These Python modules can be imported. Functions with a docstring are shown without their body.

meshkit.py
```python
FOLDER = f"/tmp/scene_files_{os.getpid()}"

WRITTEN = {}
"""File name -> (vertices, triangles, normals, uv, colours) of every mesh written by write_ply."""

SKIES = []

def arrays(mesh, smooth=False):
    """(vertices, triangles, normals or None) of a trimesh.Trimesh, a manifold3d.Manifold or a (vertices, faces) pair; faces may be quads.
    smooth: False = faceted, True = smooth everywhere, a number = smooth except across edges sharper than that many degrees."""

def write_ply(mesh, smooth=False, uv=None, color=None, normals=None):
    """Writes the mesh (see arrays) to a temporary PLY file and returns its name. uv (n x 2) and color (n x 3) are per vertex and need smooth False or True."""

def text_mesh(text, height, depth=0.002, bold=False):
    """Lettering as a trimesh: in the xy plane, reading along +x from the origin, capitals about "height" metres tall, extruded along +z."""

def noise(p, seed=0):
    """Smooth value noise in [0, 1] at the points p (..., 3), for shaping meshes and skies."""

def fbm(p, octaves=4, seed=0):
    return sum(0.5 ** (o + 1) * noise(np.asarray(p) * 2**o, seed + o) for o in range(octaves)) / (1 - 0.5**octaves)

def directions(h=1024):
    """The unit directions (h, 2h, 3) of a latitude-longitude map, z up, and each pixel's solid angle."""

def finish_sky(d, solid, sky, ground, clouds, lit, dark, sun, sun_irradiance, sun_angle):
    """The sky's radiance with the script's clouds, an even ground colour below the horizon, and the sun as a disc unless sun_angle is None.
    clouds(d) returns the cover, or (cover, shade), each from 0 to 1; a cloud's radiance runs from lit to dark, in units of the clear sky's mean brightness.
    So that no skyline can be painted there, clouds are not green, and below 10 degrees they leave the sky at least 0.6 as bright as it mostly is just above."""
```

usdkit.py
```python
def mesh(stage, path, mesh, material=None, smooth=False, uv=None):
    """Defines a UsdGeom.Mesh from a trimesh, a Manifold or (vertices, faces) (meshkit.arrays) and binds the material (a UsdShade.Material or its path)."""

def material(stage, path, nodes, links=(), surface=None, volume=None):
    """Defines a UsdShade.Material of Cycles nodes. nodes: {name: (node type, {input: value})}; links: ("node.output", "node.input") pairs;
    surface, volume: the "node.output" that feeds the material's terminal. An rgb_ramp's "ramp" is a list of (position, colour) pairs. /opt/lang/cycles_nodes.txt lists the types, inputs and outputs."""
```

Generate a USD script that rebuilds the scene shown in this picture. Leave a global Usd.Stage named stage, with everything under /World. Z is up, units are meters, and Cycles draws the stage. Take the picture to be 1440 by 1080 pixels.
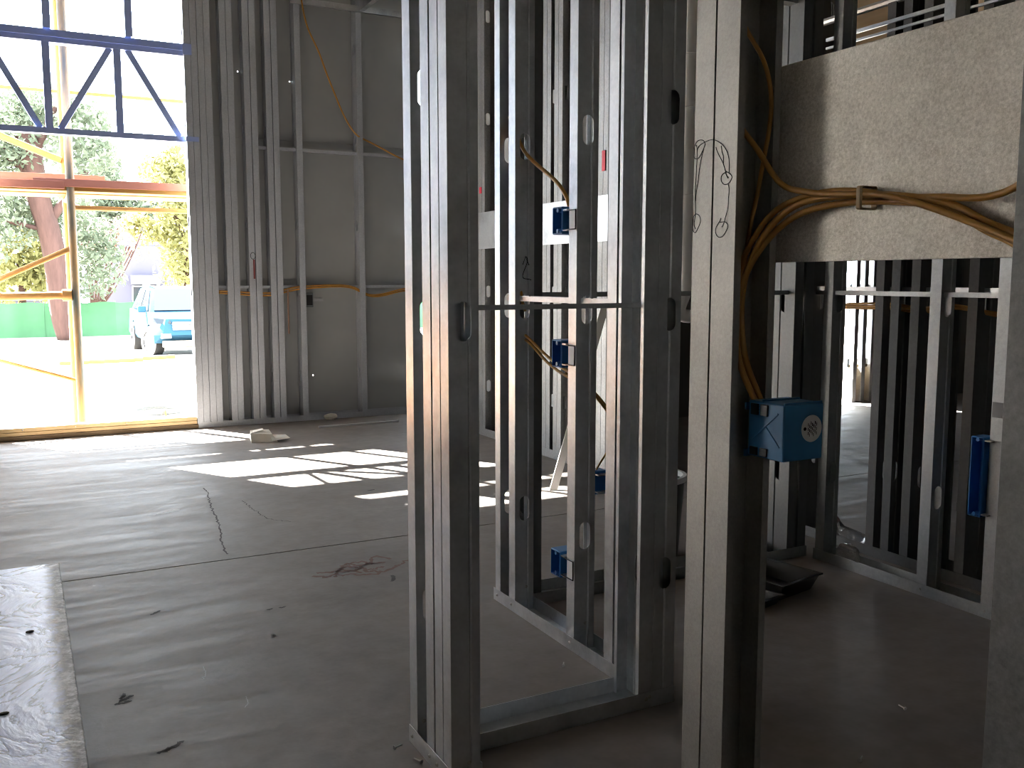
import math, random
import numpy as np, trimesh, manifold3d as m3
from shapely.geometry import LineString, Polygon, Point, box as sbox
from shapely import affinity
import usdkit, meshkit
from pxr import Usd, UsdGeom, UsdLux, UsdShade, Sdf, Gf

stage = Usd.Stage.CreateInMemory()
UsdGeom.SetStageUpAxis(stage, UsdGeom.Tokens.z)
UsdGeom.SetStageMetersPerUnit(stage, 1.0)
UsdGeom.Xform.Define(stage, '/World')
rng = random.Random(7)
nrg = np.random.default_rng(7)

# ------------------------------------------------------------ camera, sky, sun, exposure
EXPOSURE = 0.74
cam = UsdGeom.Camera.Define(stage, '/World/camera')
yaw, pitch = math.radians(27.7), math.atan(148 / 1317.0)
fw = np.array([math.sin(yaw) * math.cos(pitch), math.cos(yaw) * math.cos(pitch), -math.sin(pitch)])
rt = np.array([math.cos(yaw), -math.sin(yaw), 0.0])
up = np.cross(rt, fw)
cam.AddTransformOp().Set(Gf.Matrix4d(*rt, 0, *up, 0, *(-fw), 0, 0, 0, 1.0, 1))
cam.CreateHorizontalApertureAttr(36.0)
cam.CreateVerticalApertureAttr(27.0)
cam.CreateFocalLengthAttr(36.0 * 1317 / 1440)
cam.CreateClippingRangeAttr(Gf.Vec2f(0.05, 5000))
cam.CreateExposureAttr(EXPOSURE)

sky = UsdLux.DomeLight.Define(stage, '/World/sky')
sky.CreateColorAttr(Gf.Vec3f(0.80, 0.90, 1.0))
sky.CreateIntensityAttr(2.3)
sun = UsdLux.DistantLight.Define(stage, '/World/sun')
sun.CreateAngleAttr(0.53)
sun.CreateColorAttr(Gf.Vec3f(1.0, 0.96, 0.90))
sun.CreateIntensityAttr(18.5)
sun.CreateNormalizeAttr(True)
SUN = np.array([-0.578, 0.954, 1.0]); SUN /= np.linalg.norm(SUN)      # towards the sun
zz = SUN; xx = np.cross([0, 0, 1], zz); xx /= np.linalg.norm(xx); yy = np.cross(zz, xx)
sun.AddTransformOp().Set(Gf.Matrix4d(*xx, 0, *yy, 0, *zz, 0, 0, 0, 0, 1))

# ------------------------------------------------------------ materials
def mat(name, nodes, links=(), surface='p.BSDF'):
    return usdkit.material(stage, '/World/Looks/' + name, nodes, links, surface=surface)

def plain(name, col, rough=0.5, metallic=0.0, **kw):
    return mat(name, {'p': ('principled_bsdf', dict(base_color=col, roughness=rough, metallic=metallic, **kw))})

def mottled(name, c1, c2, scale, rough=0.5, metallic=0.0, bump=0.0, detail=6, rough2=None, stretch=(1, 1, 1), **kw):
    n = {'t': ('texture_coordinate', {}), 'm': ('mapping', {'scale': stretch}),
         'n': ('noise_texture', {'scale': scale, 'detail': float(detail), 'roughness': 0.6}),
         'r': ('rgb_ramp', {'ramp': [(0.3, c1), (0.7, c2)]}),
         'p': ('principled_bsdf', dict(roughness=rough, metallic=metallic, **kw))}
    l = [('t.object', 'm.vector'), ('m.vector', 'n.vector'), ('n.fac', 'r.fac'), ('r.color', 'p.base_color')]
    if rough2 is not None:
        n['rr'] = ('map_range', {'from_min': 0.3, 'from_max': 0.7, 'to_min': rough, 'to_max': rough2})
        l += [('n.fac', 'rr.value'), ('rr.result', 'p.roughness')]
    if bump:
        n['b'] = ('bump', {'strength': bump, 'distance': 0.01})
        l += [('n.fac', 'b.height'), ('b.normal', 'p.normal')]
    return mat(name, n, l)

def galvanized(name, base, rough, var=0.08, spangle=90.0, bump=0.04, metallic=0.92):
    d = [max(0, b - var) for b in base]; u = [min(1, b + var) for b in base]
    return mat(name, {
        't': ('geometry', {}),
        'v': ('voronoi_texture', {'scale': spangle}) if False else ('noise_texture', {'scale': spangle, 'detail': 3.0, 'roughness': 0.7}),
        'w': ('noise_texture', {'scale': 3.5, 'detail': 5.0, 'roughness': 0.6}),
        'a': ('mix', {'mix_type': 'mix', 'fac': 0.55}),
        'r': ('rgb_ramp', {'ramp': [(0.36, d), (0.64, u)]}),
        'rr': ('map_range', {'from_min': 0.3, 'from_max': 0.7, 'to_min': rough - 0.07, 'to_max': rough + 0.09}),
        'b': ('bump', {'strength': bump, 'distance': 0.004}),
        'p': ('principled_bsdf', {'metallic': metallic})},
        [('t.position', 'v.vector'), ('t.position', 'w.vector'), ('v.color', 'a.color1'), ('w.color', 'a.color2'),
         ('a.color', 'r.fac'), ('r.color', 'p.base_color'), ('w.fac', 'rr.value'), ('rr.result', 'p.roughness'),
         ('v.fac', 'b.height'), ('b.normal', 'p.normal')])

GALV = galvanized('galvanized_steel', (0.60, 0.62, 0.63), 0.34)
GALVD = galvanized('galvanized_steel_dull', (0.50, 0.52, 0.53), 0.42)
GALVP = galvanized('galvanized_sheet', (0.68, 0.65, 0.595), 0.54, var=0.30, spangle=230.0, bump=0.28)
GALVC = galvanized('galvanized_worn', (0.42, 0.41, 0.385), 0.50, var=0.09, spangle=200.0, bump=0.12)
GALVM = galvanized('galvanized_mid', (0.42, 0.43, 0.425), 0.48)
GALVB = galvanized('galvanized_less_metallic', (0.50, 0.53, 0.57), 0.45, metallic=0.45)  # less metallic, slightly bluish steel for the back wall studs
GALVE = galvanized('galvanized_shaded', (0.17, 0.175, 0.17), 0.5, var=0.03, metallic=0.5)  # shaded copy of the galvanized steel, shade put into its base
GALVR = galvanized('shade_darkened_steel', (0.13, 0.13, 0.125), 0.6, var=0.03, metallic=0.1)  # galvanized steel darkened in colour because neighbouring frames shade these studs
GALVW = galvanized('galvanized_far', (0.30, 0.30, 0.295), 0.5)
GALVK = galvanized('galvanized_dark', (0.21, 0.215, 0.21), 0.52)  # much darker base colour than plain galvanized steel
GLARESTEEL = plain('glare_tinted_steel', (0.36, 0.46, 0.80), 0.45)  # light blue base stands in for window glare over dark steel
SCREW = plain('screw_zinc', (0.62, 0.60, 0.56), 0.3, 0.9)
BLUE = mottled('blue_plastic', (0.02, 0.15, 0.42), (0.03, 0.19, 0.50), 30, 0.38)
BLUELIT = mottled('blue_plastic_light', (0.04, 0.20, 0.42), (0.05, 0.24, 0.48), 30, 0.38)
CABLE = mottled('yellow_cable', (0.42, 0.20, 0.03), (0.52, 0.27, 0.05), 20, 0.4)
PVC = plain('white_pvc', (0.90, 0.88, 0.84), 0.35)
WHITE = plain('white_plastic', (0.85, 0.85, 0.83), 0.4)
SHEATH = mottled('grey_sheathing', (0.35, 0.365, 0.37), (0.42, 0.435, 0.43), 2.2, 0.55, metallic=0.1)
DECK = mottled('ceiling_deck', (0.30, 0.29, 0.26), (0.36, 0.35, 0.32), 2.0, 0.7)
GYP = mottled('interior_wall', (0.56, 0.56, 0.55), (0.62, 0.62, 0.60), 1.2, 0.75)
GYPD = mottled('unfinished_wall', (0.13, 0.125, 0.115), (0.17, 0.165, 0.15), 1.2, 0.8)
PLY = mottled('plywood', (0.50, 0.36, 0.20), (0.62, 0.46, 0.28), 3.0, 0.7, stretch=(1, 1, 8))
BLACK = plain('black_plastic', (0.012, 0.013, 0.014), 0.35)
INK = plain('black_marker', (0.01, 0.01, 0.012), 0.6)
RED = plain('red_paint', (0.70, 0.03, 0.06), 0.5)
FOAM = mottled('white_foam', (0.72, 0.68, 0.58), (0.82, 0.78, 0.70), 12, 0.8)
DIRT = mottled('dirt', (0.20, 0.14, 0.08), (0.28, 0.20, 0.12), 6, 0.9, bump=0.4)
ORANGE = mottled('orange_scaffold_paint', (0.40, 0.20, 0.055), (0.48, 0.27, 0.09), 8, 0.6)
YELLOW = mottled('yellow_plank', (0.27, 0.145, 0.025), (0.33, 0.19, 0.05), 4, 0.7, stretch=(0.3, 6, 1))
SILLW = mottled('bounce_lit_sill_lumber', (0.72, 0.50, 0.24), (0.84, 0.64, 0.36), 5, 0.6, stretch=(0.4, 6, 3))  # yellow tone carries the bounce light that brightens the sill
REDPLANK = mottled('red_plank', (0.30, 0.10, 0.065), (0.36, 0.15, 0.10), 5, 0.7, stretch=(0.3, 6, 1))
POLE = mottled('lit_shaded_scaffold_pole', (0.06, 0.10, 0.11), (0.36, 0.22, 0.09), 3.0, 0.5, stretch=(8, 8, 1), detail=2)  # teal and orange streaks put shaded and lit sides into the colour
GROUND = mottled('ground_dirt', (0.25, 0.23, 0.20), (0.33, 0.305, 0.27), 0.7, 0.95, bump=0.2)
GREENF = mottled('green_screen_fabric', (0.05, 0.15, 0.065), (0.075, 0.20, 0.095), 0.5, 0.8)
BARK = mottled('bark', (0.055, 0.026, 0.020), (0.09, 0.045, 0.035), 6, 0.9, bump=0.6, stretch=(1, 1, 0.2))
STUCCO = plain('lavender_stucco', (0.135, 0.128, 0.165), 0.9, specular_ior_level=0.1)
ROOFM = plain('grey_roof', (0.20, 0.19, 0.20), 0.8)
WINDARK = plain('dark_window', (0.03, 0.03, 0.04), 0.1)
HILLM = plain('hazed_hill', (0.20, 0.185, 0.26), 0.95)  # aerial haze is mixed into this mauve
CARP = plain('blue_car_paint', (0.030, 0.085, 0.14), 0.5, 0.0, specular_ior_level=0.04)
CARG = plain('car_glass', (0.03, 0.04, 0.05), 0.15, specular_ior_level=0.25)
TYRE = plain('tyre', (0.02, 0.02, 0.02), 0.8)
RIM = plain('alloy_rim', (0.7, 0.7, 0.7), 0.25, 0.9)
CHROME = plain('chrome', (0.16, 0.16, 0.17), 0.3, 1.0)
GREYP = plain('grey_plastic', (0.14, 0.16, 0.17), 0.5)
CLEARP = mat('clear_plastic', {'p': ('principled_bsdf', dict(base_color=(0.9, 0.9, 0.9), roughness=0.12, transmission_weight=0.9, ior=1.3))})
def leaf(name, col, col2):
    return mat(name, {'o': ('geometry', {}), 'r': ('rgb_ramp', {'ramp': [(0.0, col), (1.0, col2)]}),
                      'd': ('diffuse_bsdf', {}), 't': ('translucent_bsdf', {}), 'm': ('mix_closure', {'fac': 0.45})},
               [('o.random_per_island', 'r.fac'), ('r.color', 'd.color'), ('r.color', 't.color'), ('d.BSDF', 'm.closure1'), ('t.BSDF', 'm.closure2')], surface='m.closure')
LEAFD = leaf('pine_foliage', (0.17, 0.20, 0.14), (0.34, 0.36, 0.25))
LEAFY = leaf('yellow_foliage', (0.32, 0.31, 0.14), (0.46, 0.42, 0.20))
LEAFP = leaf('pink_twig_foliage', (0.34, 0.20, 0.15), (0.30, 0.26, 0.14))

def film(name, col, fac):
    return mat(name, {'d': ('diffuse_bsdf', {'color': col}), 't': ('translucent_bsdf', {'color': col}), 'm': ('mix_closure', {'fac': fac})},
               [('d.BSDF', 'm.closure1'), ('t.BSDF', 'm.closure2')], surface='m.closure')
FILMT = film('added_pale_film', (0.86, 0.84, 0.82), 0.5)  # added translucent film, tuned to light the panel and near post
FILM = film('added_film', (0.36, 0.40, 0.48), 0.5)  # added film that brightens the upper stud flanges
NETTING = film('added_orange_netting', (0.66, 0.47, 0.32), 0.5)  # added sheet that warms the reflections lower on the flanges
CONCRETE = mat('concrete', {
    'g': ('geometry', {}),
    'n1': ('noise_texture', {'scale': 0.9, 'detail': 8.0, 'roughness': 0.62, 'distortion': 0.6}),
    'n2': ('noise_texture', {'scale': 14.0, 'detail': 8.0, 'roughness': 0.7}),
    'mp': ('mapping', {'scale': (1.2, 7.0, 1.0), 'rotation': (0, 0, 0.25)}),
    'n3': ('noise_texture', {'scale': 1.3, 'detail': 6.0, 'roughness': 0.6, 'distortion': 1.2}),
    'n4': ('noise_texture', {'scale': 55.0, 'detail': 4.0}),
    'r1': ('rgb_ramp', {'ramp': [(0.28, (0.188, 0.169, 0.154)), (0.5, (0.243, 0.221, 0.203)), (0.72, (0.302, 0.278, 0.260))]}),
    'r3': ('rgb_ramp', {'ramp': [(0.30, (0.88, 0.865, 0.85)), (0.62, (1.05, 1.04, 1.03))]}),
    'r2': ('rgb_ramp', {'ramp': [(0.30, (0.84, 0.83, 0.82)), (0.7, (1.1, 1.1, 1.1))]}),
    'x1': ('mix', {'mix_type': 'multiply', 'fac': 1.0}), 'x2': ('mix', {'mix_type': 'multiply', 'fac': 1.0}),
    'rr': ('map_range', {'from_min': 0.3, 'from_max': 0.7, 'to_min': 0.50, 'to_max': 0.72}),
    'b': ('bump', {'strength': 0.12, 'distance': 0.006}),
    'p': ('principled_bsdf', {'specular_ior_level': 0.42})},
    [('g.position', 'n1.vector'), ('g.position', 'n2.vector'), ('g.position', 'mp.vector'), ('mp.vector', 'n3.vector'), ('g.position', 'n4.vector'),
     ('n1.fac', 'r1.fac'), ('n2.fac', 'r2.fac'), ('n3.fac', 'r3.fac'), ('r1.color', 'x1.color1'), ('r2.color', 'x1.color2'),
     ('x1.color', 'x2.color1'), ('r3.color', 'x2.color2'), ('x2.color', 'p.base_color'), ('n3.fac', 'rr.value'), ('rr.result', 'p.roughness'),
     ('n4.fac', 'b.height'), ('b.normal', 'p.normal')])

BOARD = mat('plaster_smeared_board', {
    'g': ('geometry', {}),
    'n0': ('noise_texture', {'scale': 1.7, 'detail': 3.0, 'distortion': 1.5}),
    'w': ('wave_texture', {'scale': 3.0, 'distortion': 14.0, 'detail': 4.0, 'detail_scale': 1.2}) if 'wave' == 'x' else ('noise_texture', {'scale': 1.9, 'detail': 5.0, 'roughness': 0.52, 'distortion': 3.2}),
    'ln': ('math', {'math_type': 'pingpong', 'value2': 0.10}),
    'lr': ('rgb_ramp', {'ramp': [(0.0, (0.10, 0.10, 0.12)), (0.07, (0.36, 0.38, 0.50)), (0.20, (0.66, 0.71, 0.96)), (1.0, (0.74, 0.79, 1.0))]}),  # lavender in these stops puts the sky reflection into the colour
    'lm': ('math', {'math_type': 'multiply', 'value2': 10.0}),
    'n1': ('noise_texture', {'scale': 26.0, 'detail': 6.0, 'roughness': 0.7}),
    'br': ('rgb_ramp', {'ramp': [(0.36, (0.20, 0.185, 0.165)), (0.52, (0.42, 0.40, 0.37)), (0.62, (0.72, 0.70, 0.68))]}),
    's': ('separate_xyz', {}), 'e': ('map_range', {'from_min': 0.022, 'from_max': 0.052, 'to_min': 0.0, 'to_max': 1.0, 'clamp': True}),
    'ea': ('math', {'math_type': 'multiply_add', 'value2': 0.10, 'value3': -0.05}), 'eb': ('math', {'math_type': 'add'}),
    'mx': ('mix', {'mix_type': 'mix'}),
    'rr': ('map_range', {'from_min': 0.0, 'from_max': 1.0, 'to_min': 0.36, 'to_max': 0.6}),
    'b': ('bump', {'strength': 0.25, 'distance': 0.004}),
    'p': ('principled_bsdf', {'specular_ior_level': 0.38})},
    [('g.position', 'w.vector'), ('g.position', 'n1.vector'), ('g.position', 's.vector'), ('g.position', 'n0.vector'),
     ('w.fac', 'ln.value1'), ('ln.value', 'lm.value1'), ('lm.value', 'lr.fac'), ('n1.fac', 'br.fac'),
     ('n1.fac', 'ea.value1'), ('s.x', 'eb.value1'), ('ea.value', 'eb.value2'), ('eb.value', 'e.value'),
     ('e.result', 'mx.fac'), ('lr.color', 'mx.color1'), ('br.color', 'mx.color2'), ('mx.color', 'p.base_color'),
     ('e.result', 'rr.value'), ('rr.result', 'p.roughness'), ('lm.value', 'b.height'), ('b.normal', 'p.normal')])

# ------------------------------------------------------------ scene helpers
taken = set()
ORIGIN = {}
def path_for(parent, name):
    base = str(parent.GetPath()) if parent is not None else '/World'
    p, k = base + '/' + name, 0
    while p in taken:
        k += 1
        p = f'{base}/{name}_{k:03d}'
    taken.add(p)
    return p

def tag(prim, label=None, cat=None, group=None, kind=None):
    for k, v in (('label', label), ('category', cat), ('group', group), ('kind', kind)):
        if v:
            prim.SetCustomDataByKey(k, v)
    return prim

def thing(name, loc, label=None, cat=None, group=None, kind=None):
    x = UsdGeom.Xform.Define(stage, path_for(None, name))
    x.AddTranslateOp().Set(Gf.Vec3d(*map(float, loc)))
    p = x.GetPrim()
    ORIGIN[str(p.GetPath())] = np.array(loc, float)
    return tag(p, label, cat, group, kind)

def origin_of(prim):
    return ORIGIN.get(str(prim.GetPath()), np.zeros(3))

def tm(mesh):
    if hasattr(mesh, 'to_mesh'):
        q = mesh.to_mesh()
        return trimesh.Trimesh(np.array(q.vert_properties[:, :3], float), np.array(q.tri_verts), process=False)
    return mesh

def obj(name, mesh, material, parent=None, smooth=False, label=None, cat=None, group=None, kind=None):
    """One Mesh prim; the mesh is given in world coordinates."""
    if isinstance(mesh, list):
        mesh = trimesh.util.concatenate([tm(a) for a in mesh])
    mesh = tm(mesh).copy()
    path = path_for(parent, name)
    if parent is None:
        b = mesh.bounds
        o = np.array([(b[0][0] + b[1][0]) / 2, (b[0][1] + b[1][1]) / 2, b[0][2]])
    else:
        o = origin_of(parent)
    mesh.apply_translation(-o)
    m = usdkit.mesh(stage, path, mesh, material, smooth=smooth)
    ORIGIN[path] = o
    if parent is None:
        UsdGeom.Xformable(m.GetPrim()).AddTranslateOp().Set(Gf.Vec3d(*map(float, o)))
    return tag(m.GetPrim(), label, cat, group, kind)

def B(x0, x1, y0, y1, z0, z1):
    m = trimesh.creation.box((abs(x1 - x0), abs(y1 - y0), abs(z1 - z0)))
    m.apply_translation(((x0 + x1) / 2, (y0 + y1) / 2, (z0 + z1) / 2))
    return m

def rbox(x0, x1, y0, y1, z0, z1, r=0.004):
    pts = [(x, y, z) for x in (x0 + r, x1 - r) for y in (y0 + r, y1 - r) for z in (z0 + r, z1 - r)]
    s = m3.Manifold.sphere(r, 12)
    return m3.Manifold.batch_hull([s.translate(p) for p in pts])

def resample(pts, n):
    pts = np.asarray(pts, float)
    from scipy.interpolate import PchipInterpolator, CubicSpline
    s = np.r_[0, np.cumsum(np.linalg.norm(np.diff(pts, axis=0), axis=1))]
    if len(pts) < 3:
        return np.array([pts[0] + (pts[-1] - pts[0]) * t for t in np.linspace(0, 1, n)])
    return CubicSpline(s, pts)(np.linspace(0, s[-1], n)) if len(pts) > 4 else PchipInterpolator(s, pts)(np.linspace(0, s[-1], n))

def tube(pts, r, n=None, sides=8, spline=True):
    p = resample(pts, n or max(2, 4 * len(pts))) if spline and len(pts) > 2 else np.asarray(pts, float)
    t = np.gradient(p, axis=0); t /= np.linalg.norm(t, axis=1, keepdims=True)
    ref = np.array([0, 0, 1.0]) if abs(t[0][2]) < 0.9 else np.array([1.0, 0, 0])
    v, prev = [], ref
    for k in range(len(p)):
        a = prev - t[k] * (prev @ t[k]); a /= np.linalg.norm(a); prev = a
        b = np.cross(t[k], a)
        for j in range(sides):
            w = 2 * math.pi * j / sides
            v.append(p[k] + r * (math.cos(w) * a + math.sin(w) * b))
    f = []
    for k in range(len(p) - 1):
        for j in range(sides):
            a, b = k * sides + j, k * sides + (j + 1) % sides
            f += [(a, b, b + sides), (a, b + sides, a + sides)]
    c0, c1 = len(v), len(v) + 1
    v += [p[0], p[-1]]
    for j in range(sides):
        f += [(c0, (j + 1) % sides, j), (c1, (len(p) - 1) * sides + j, (len(p) - 1) * sides + (j + 1) % sides)]
    return trimesh.Trimesh(np.array(v), np.array(f), process=False)

def place(man, o, u, v, w=(0, 0, 1)):
    """Local x,y,z -> o + x*u + y*v + z*w (any handedness)."""
    M = np.column_stack([u, v, w, o]).astype(float)
    return man.transform(M)

XP, XN, YP, YN = (1, 0, 0), (-1, 0, 0), (0, 1, 0), (0, -1, 0)
PUNCH = (0.315, 0.918, 1.375, 1.985, 2.6)
def profile(pts, t, h):
    poly = LineString(pts).buffer(t / 2, cap_style=2, join_style=1, quad_segs=3)
    return m3.CrossSection([np.array(poly.exterior.coords)[:-1]], m3.FillRule.EvenOdd).extrude(h)

def stud(o, web, fl, W=0.0635, F=0.0405, H=2.85, z0=0.002, punch=PUNCH, t=0.0016, lip=0.011, groove=0.68):
    """C stud: the outer corner of web and first flange at o; web runs along `web`, flanges along `fl`."""
    h = t / 2
    a, b = h, W - h
    g = W * groove
    pts = [(a + lip, F - h), (a, F - h), (a, h), (g - 0.0035, h), (g, h + 0.0035), (g + 0.0035, h), (b, h), (b, F - h), (b - lip, F - h)]
    body = profile(pts, t, H)
    cuts = []
    for z in punch:
        if z0 + 0.05 < z < H - 0.05:
            c1 = m3.Manifold.cylinder(0.03, 0.0165, 0.0165, 14).rotate((90, 0, 0))
            cuts.append(m3.Manifold.batch_hull([c1.translate((W / 2, 0.02, z - 0.021)), c1.translate((W / 2, 0.02, z + 0.021))]))
    if cuts:
        body = body - m3.Manifold.batch_boolean(cuts, m3.OpType.Add)
    return place(body, (o[0], o[1], z0), web, fl)

def track(p0, p1, side, W=0.0635, h=0.0385, z=0.0, down=False, t=0.0016):
    """U track from p0 to p1 (its reference edge on the outer face), extending W to `side`."""
    p0, p1 = np.array(p0, float), np.array(p1, float)
    L = np.linalg.norm(p1 - p0); d = (p1 - p0) / L
    e = 0.0022
    pts = [(-e, h), (-e, t / 2), (W + e, t / 2), (W + e, h)]
    man = profile(pts, t, L)                                       # local x = side, y = up, z = along
    return place(man, (p0[0], p0[1], z), side, (0, 0, -1) if down else (0, 0, 1), (d[0], d[1], 0))

def screw(p, n, r=0.0048):
    c = m3.Manifold.cylinder(0.0032, r, r * 0.55, 10)
    n = np.array(n, float); a = np.cross(n, (0, 0, 1.0)) if abs(n[2]) < 0.9 else np.array([1.0, 0, 0]); a /= np.linalg.norm(a)
    return place(c, p, a, np.cross(n, a), n)

def chan(p0, p1, s=0.016, z=0.93, hgt=0.038):
    """Cold-rolled U bridging channel running through the punchouts."""
    p0, p1 = np.array(p0, float), np.array(p1, float); L = np.linalg.norm(p1 - p0); d = (p1 - p0) / L
    side = np.array([d[1], -d[0], 0])
    man = profile([(-hgt / 2, s), (-hgt / 2, 0), (hgt / 2, 0), (hgt / 2, s)], 0.0016, L)
    return place(man, (p0[0], p0[1], z), side, (0, 0, 1), (d[0], d[1], 0))

# ------------------------------------------------------------ the room shell
flo = thing('floor', (0, 0, 0), kind='structure')
JY = 3.365
obj('slab', B(-6.1, 9.2, -3.1, JY - 0.004, -0.12, 0.0), CONCRETE, flo)
obj('slab', B(-6.1, 9.2, JY + 0.004, 6.62, -0.12, 0.0), CONCRETE, flo)
obj('joint_bottom', B(-6.1, 9.2, JY - 0.004, JY + 0.004, -0.12, -0.03), INK, flo)
CRACK = plain('crack_dark', (0.07, 0.06, 0.055), 0.9)
def flat_strip(pts, w, z=0.0006, wob=0.0, n=60):
    p = resample(np.c_[np.asarray(pts, float), np.zeros(len(pts))], n)[:, :2]
    p = p + nrg.normal(0, wob, p.shape)
    t = np.gradient(p, axis=0); t /= np.linalg.norm(t, axis=1, keepdims=True); nrm = np.c_[-t[:, 1], t[:, 0]]
    ww = w * (0.6 + 0.8 * nrg.random(n))[:, None]
    v = np.vstack([np.c_[p - nrm * ww, np.full(n, z)], np.c_[p + nrm * ww, np.full(n, z)]])
    f = [(k, k + 1, n + k + 1) for k in range(n - 1)] + [(k, n + k + 1, n + k) for k in range(n - 1)]
    return trimesh.Trimesh(v, np.array(f)[:, ::-1], process=False)
obj('crack', flat_strip([(0.74, 4.60), (0.729, 4.365), (0.70, 4.15), (0.688, 3.97), (0.655, 3.7), (0.625, 3.43)], 0.003, wob=0.004), CRACK, flo)
obj('crack', flat_strip([(0.85, 4.25), (0.860, 4.08), (0.875, 3.90), (0.95, 3.78)], 0.0018, wob=0.004), CRACK, flo)
RUST = mottled('rust_stain', (0.17, 0.09, 0.07), (0.21, 0.13, 0.11), 20, 0.7)
for k in range(7):
    x0, y0 = 0.83 + 0.03 * k, 3.06 + rng.uniform(-0.06, 0.06)
    obj('rust_stain', flat_strip([(x0, y0), (x0 + 0.05, y0 + rng.uniform(-0.05, 0.05)), (x0 + 0.11, y0 + rng.uniform(-0.04, 0.04)), (x0 + 0.16, y0 + rng.uniform(-0.05, 0.06))], 0.0065, wob=0.006, n=24), RUST, flo)
SMUDGE = mottled('dark_smudge', (0.06, 0.055, 0.05), (0.11, 0.10, 0.095), 20, 0.8)
for (x, y, s, a) in ((0.16, 2.32, 0.02, 0.4), (0.165, 2.335, 0.014, 0.9), (0.155, 2.31, 0.016, -0.2), (0.21, 2.02, 0.03, 0.3), (0.62, 2.78, 0.008, 0.2), (0.66, 2.78, 0.008, 0.1), (1.05, 2.86, 0.03, 1.0), (0.30, 2.9, 0.02, 0.5), (1.42, 4.18, 0.02, 0.1)):
    obj('smudge', flat_strip([(x, y), (x + s * math.cos(a), y + s * math.sin(a)), (x + 2 * s * math.cos(a + .2), y + 2 * s * math.sin(a + .2))], 0.003 + s * 0.10, wob=0.002, n=20), SMUDGE, flo)
PALE = mottled('pale_smudge', (0.34, 0.33, 0.31), (0.46, 0.45, 0.43), 30, 0.6)
for (x, y, s, a, w) in ((0.48, 4.17, 0.05, 0.3, 0.012), (0.36, 2.36, 0.04, 1.2, 0.0008), (0.58, 2.55, 0.012, 0.9, 0.006), (1.28, 3.0, 0.06, 0.05, 0.004), (0.42, 2.15, 0.03, 1.1, 0.0008)):
    obj('pale_smudge', flat_strip([(x, y), (x + s * math.cos(a), y + s * math.sin(a)), (x + 2 * s * math.cos(a + .2), y + 2 * s * math.sin(a + .2))], w, wob=0.0015, n=20), PALE, flo)

# ceiling: steel deck on joists
ceil = thing('ceiling', (0, 0, 3.35), kind='structure')
obj('deck', B(-6.1, 9.2, -3.1, 6.75, 3.35, 3.45), DECK, ceil)
for k in range(15):
    x = -5.6 + k * 1.02
    obj('joist', place(profile([(0.04, 0), (0, 0), (0, 0.2), (0.04, 0.2)], 0.002, 9.6), (x, -3.05, 3.148), XP, (0, 0, 1), YP), GALVD, ceil)

# other walls that close the shell
obj('wall_front', B(-6.1, 9.2, -3.2, -3.1, 0, 3.35), GYP, kind='structure')
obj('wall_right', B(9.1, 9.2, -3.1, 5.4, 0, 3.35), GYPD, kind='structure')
wl = thing('wall_left', (-6.1, 0, 0), kind='structure')
obj('board', B(-6.2, -6.1, -3.1, 6.7, 0, 3.35), GYP, wl)

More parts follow.
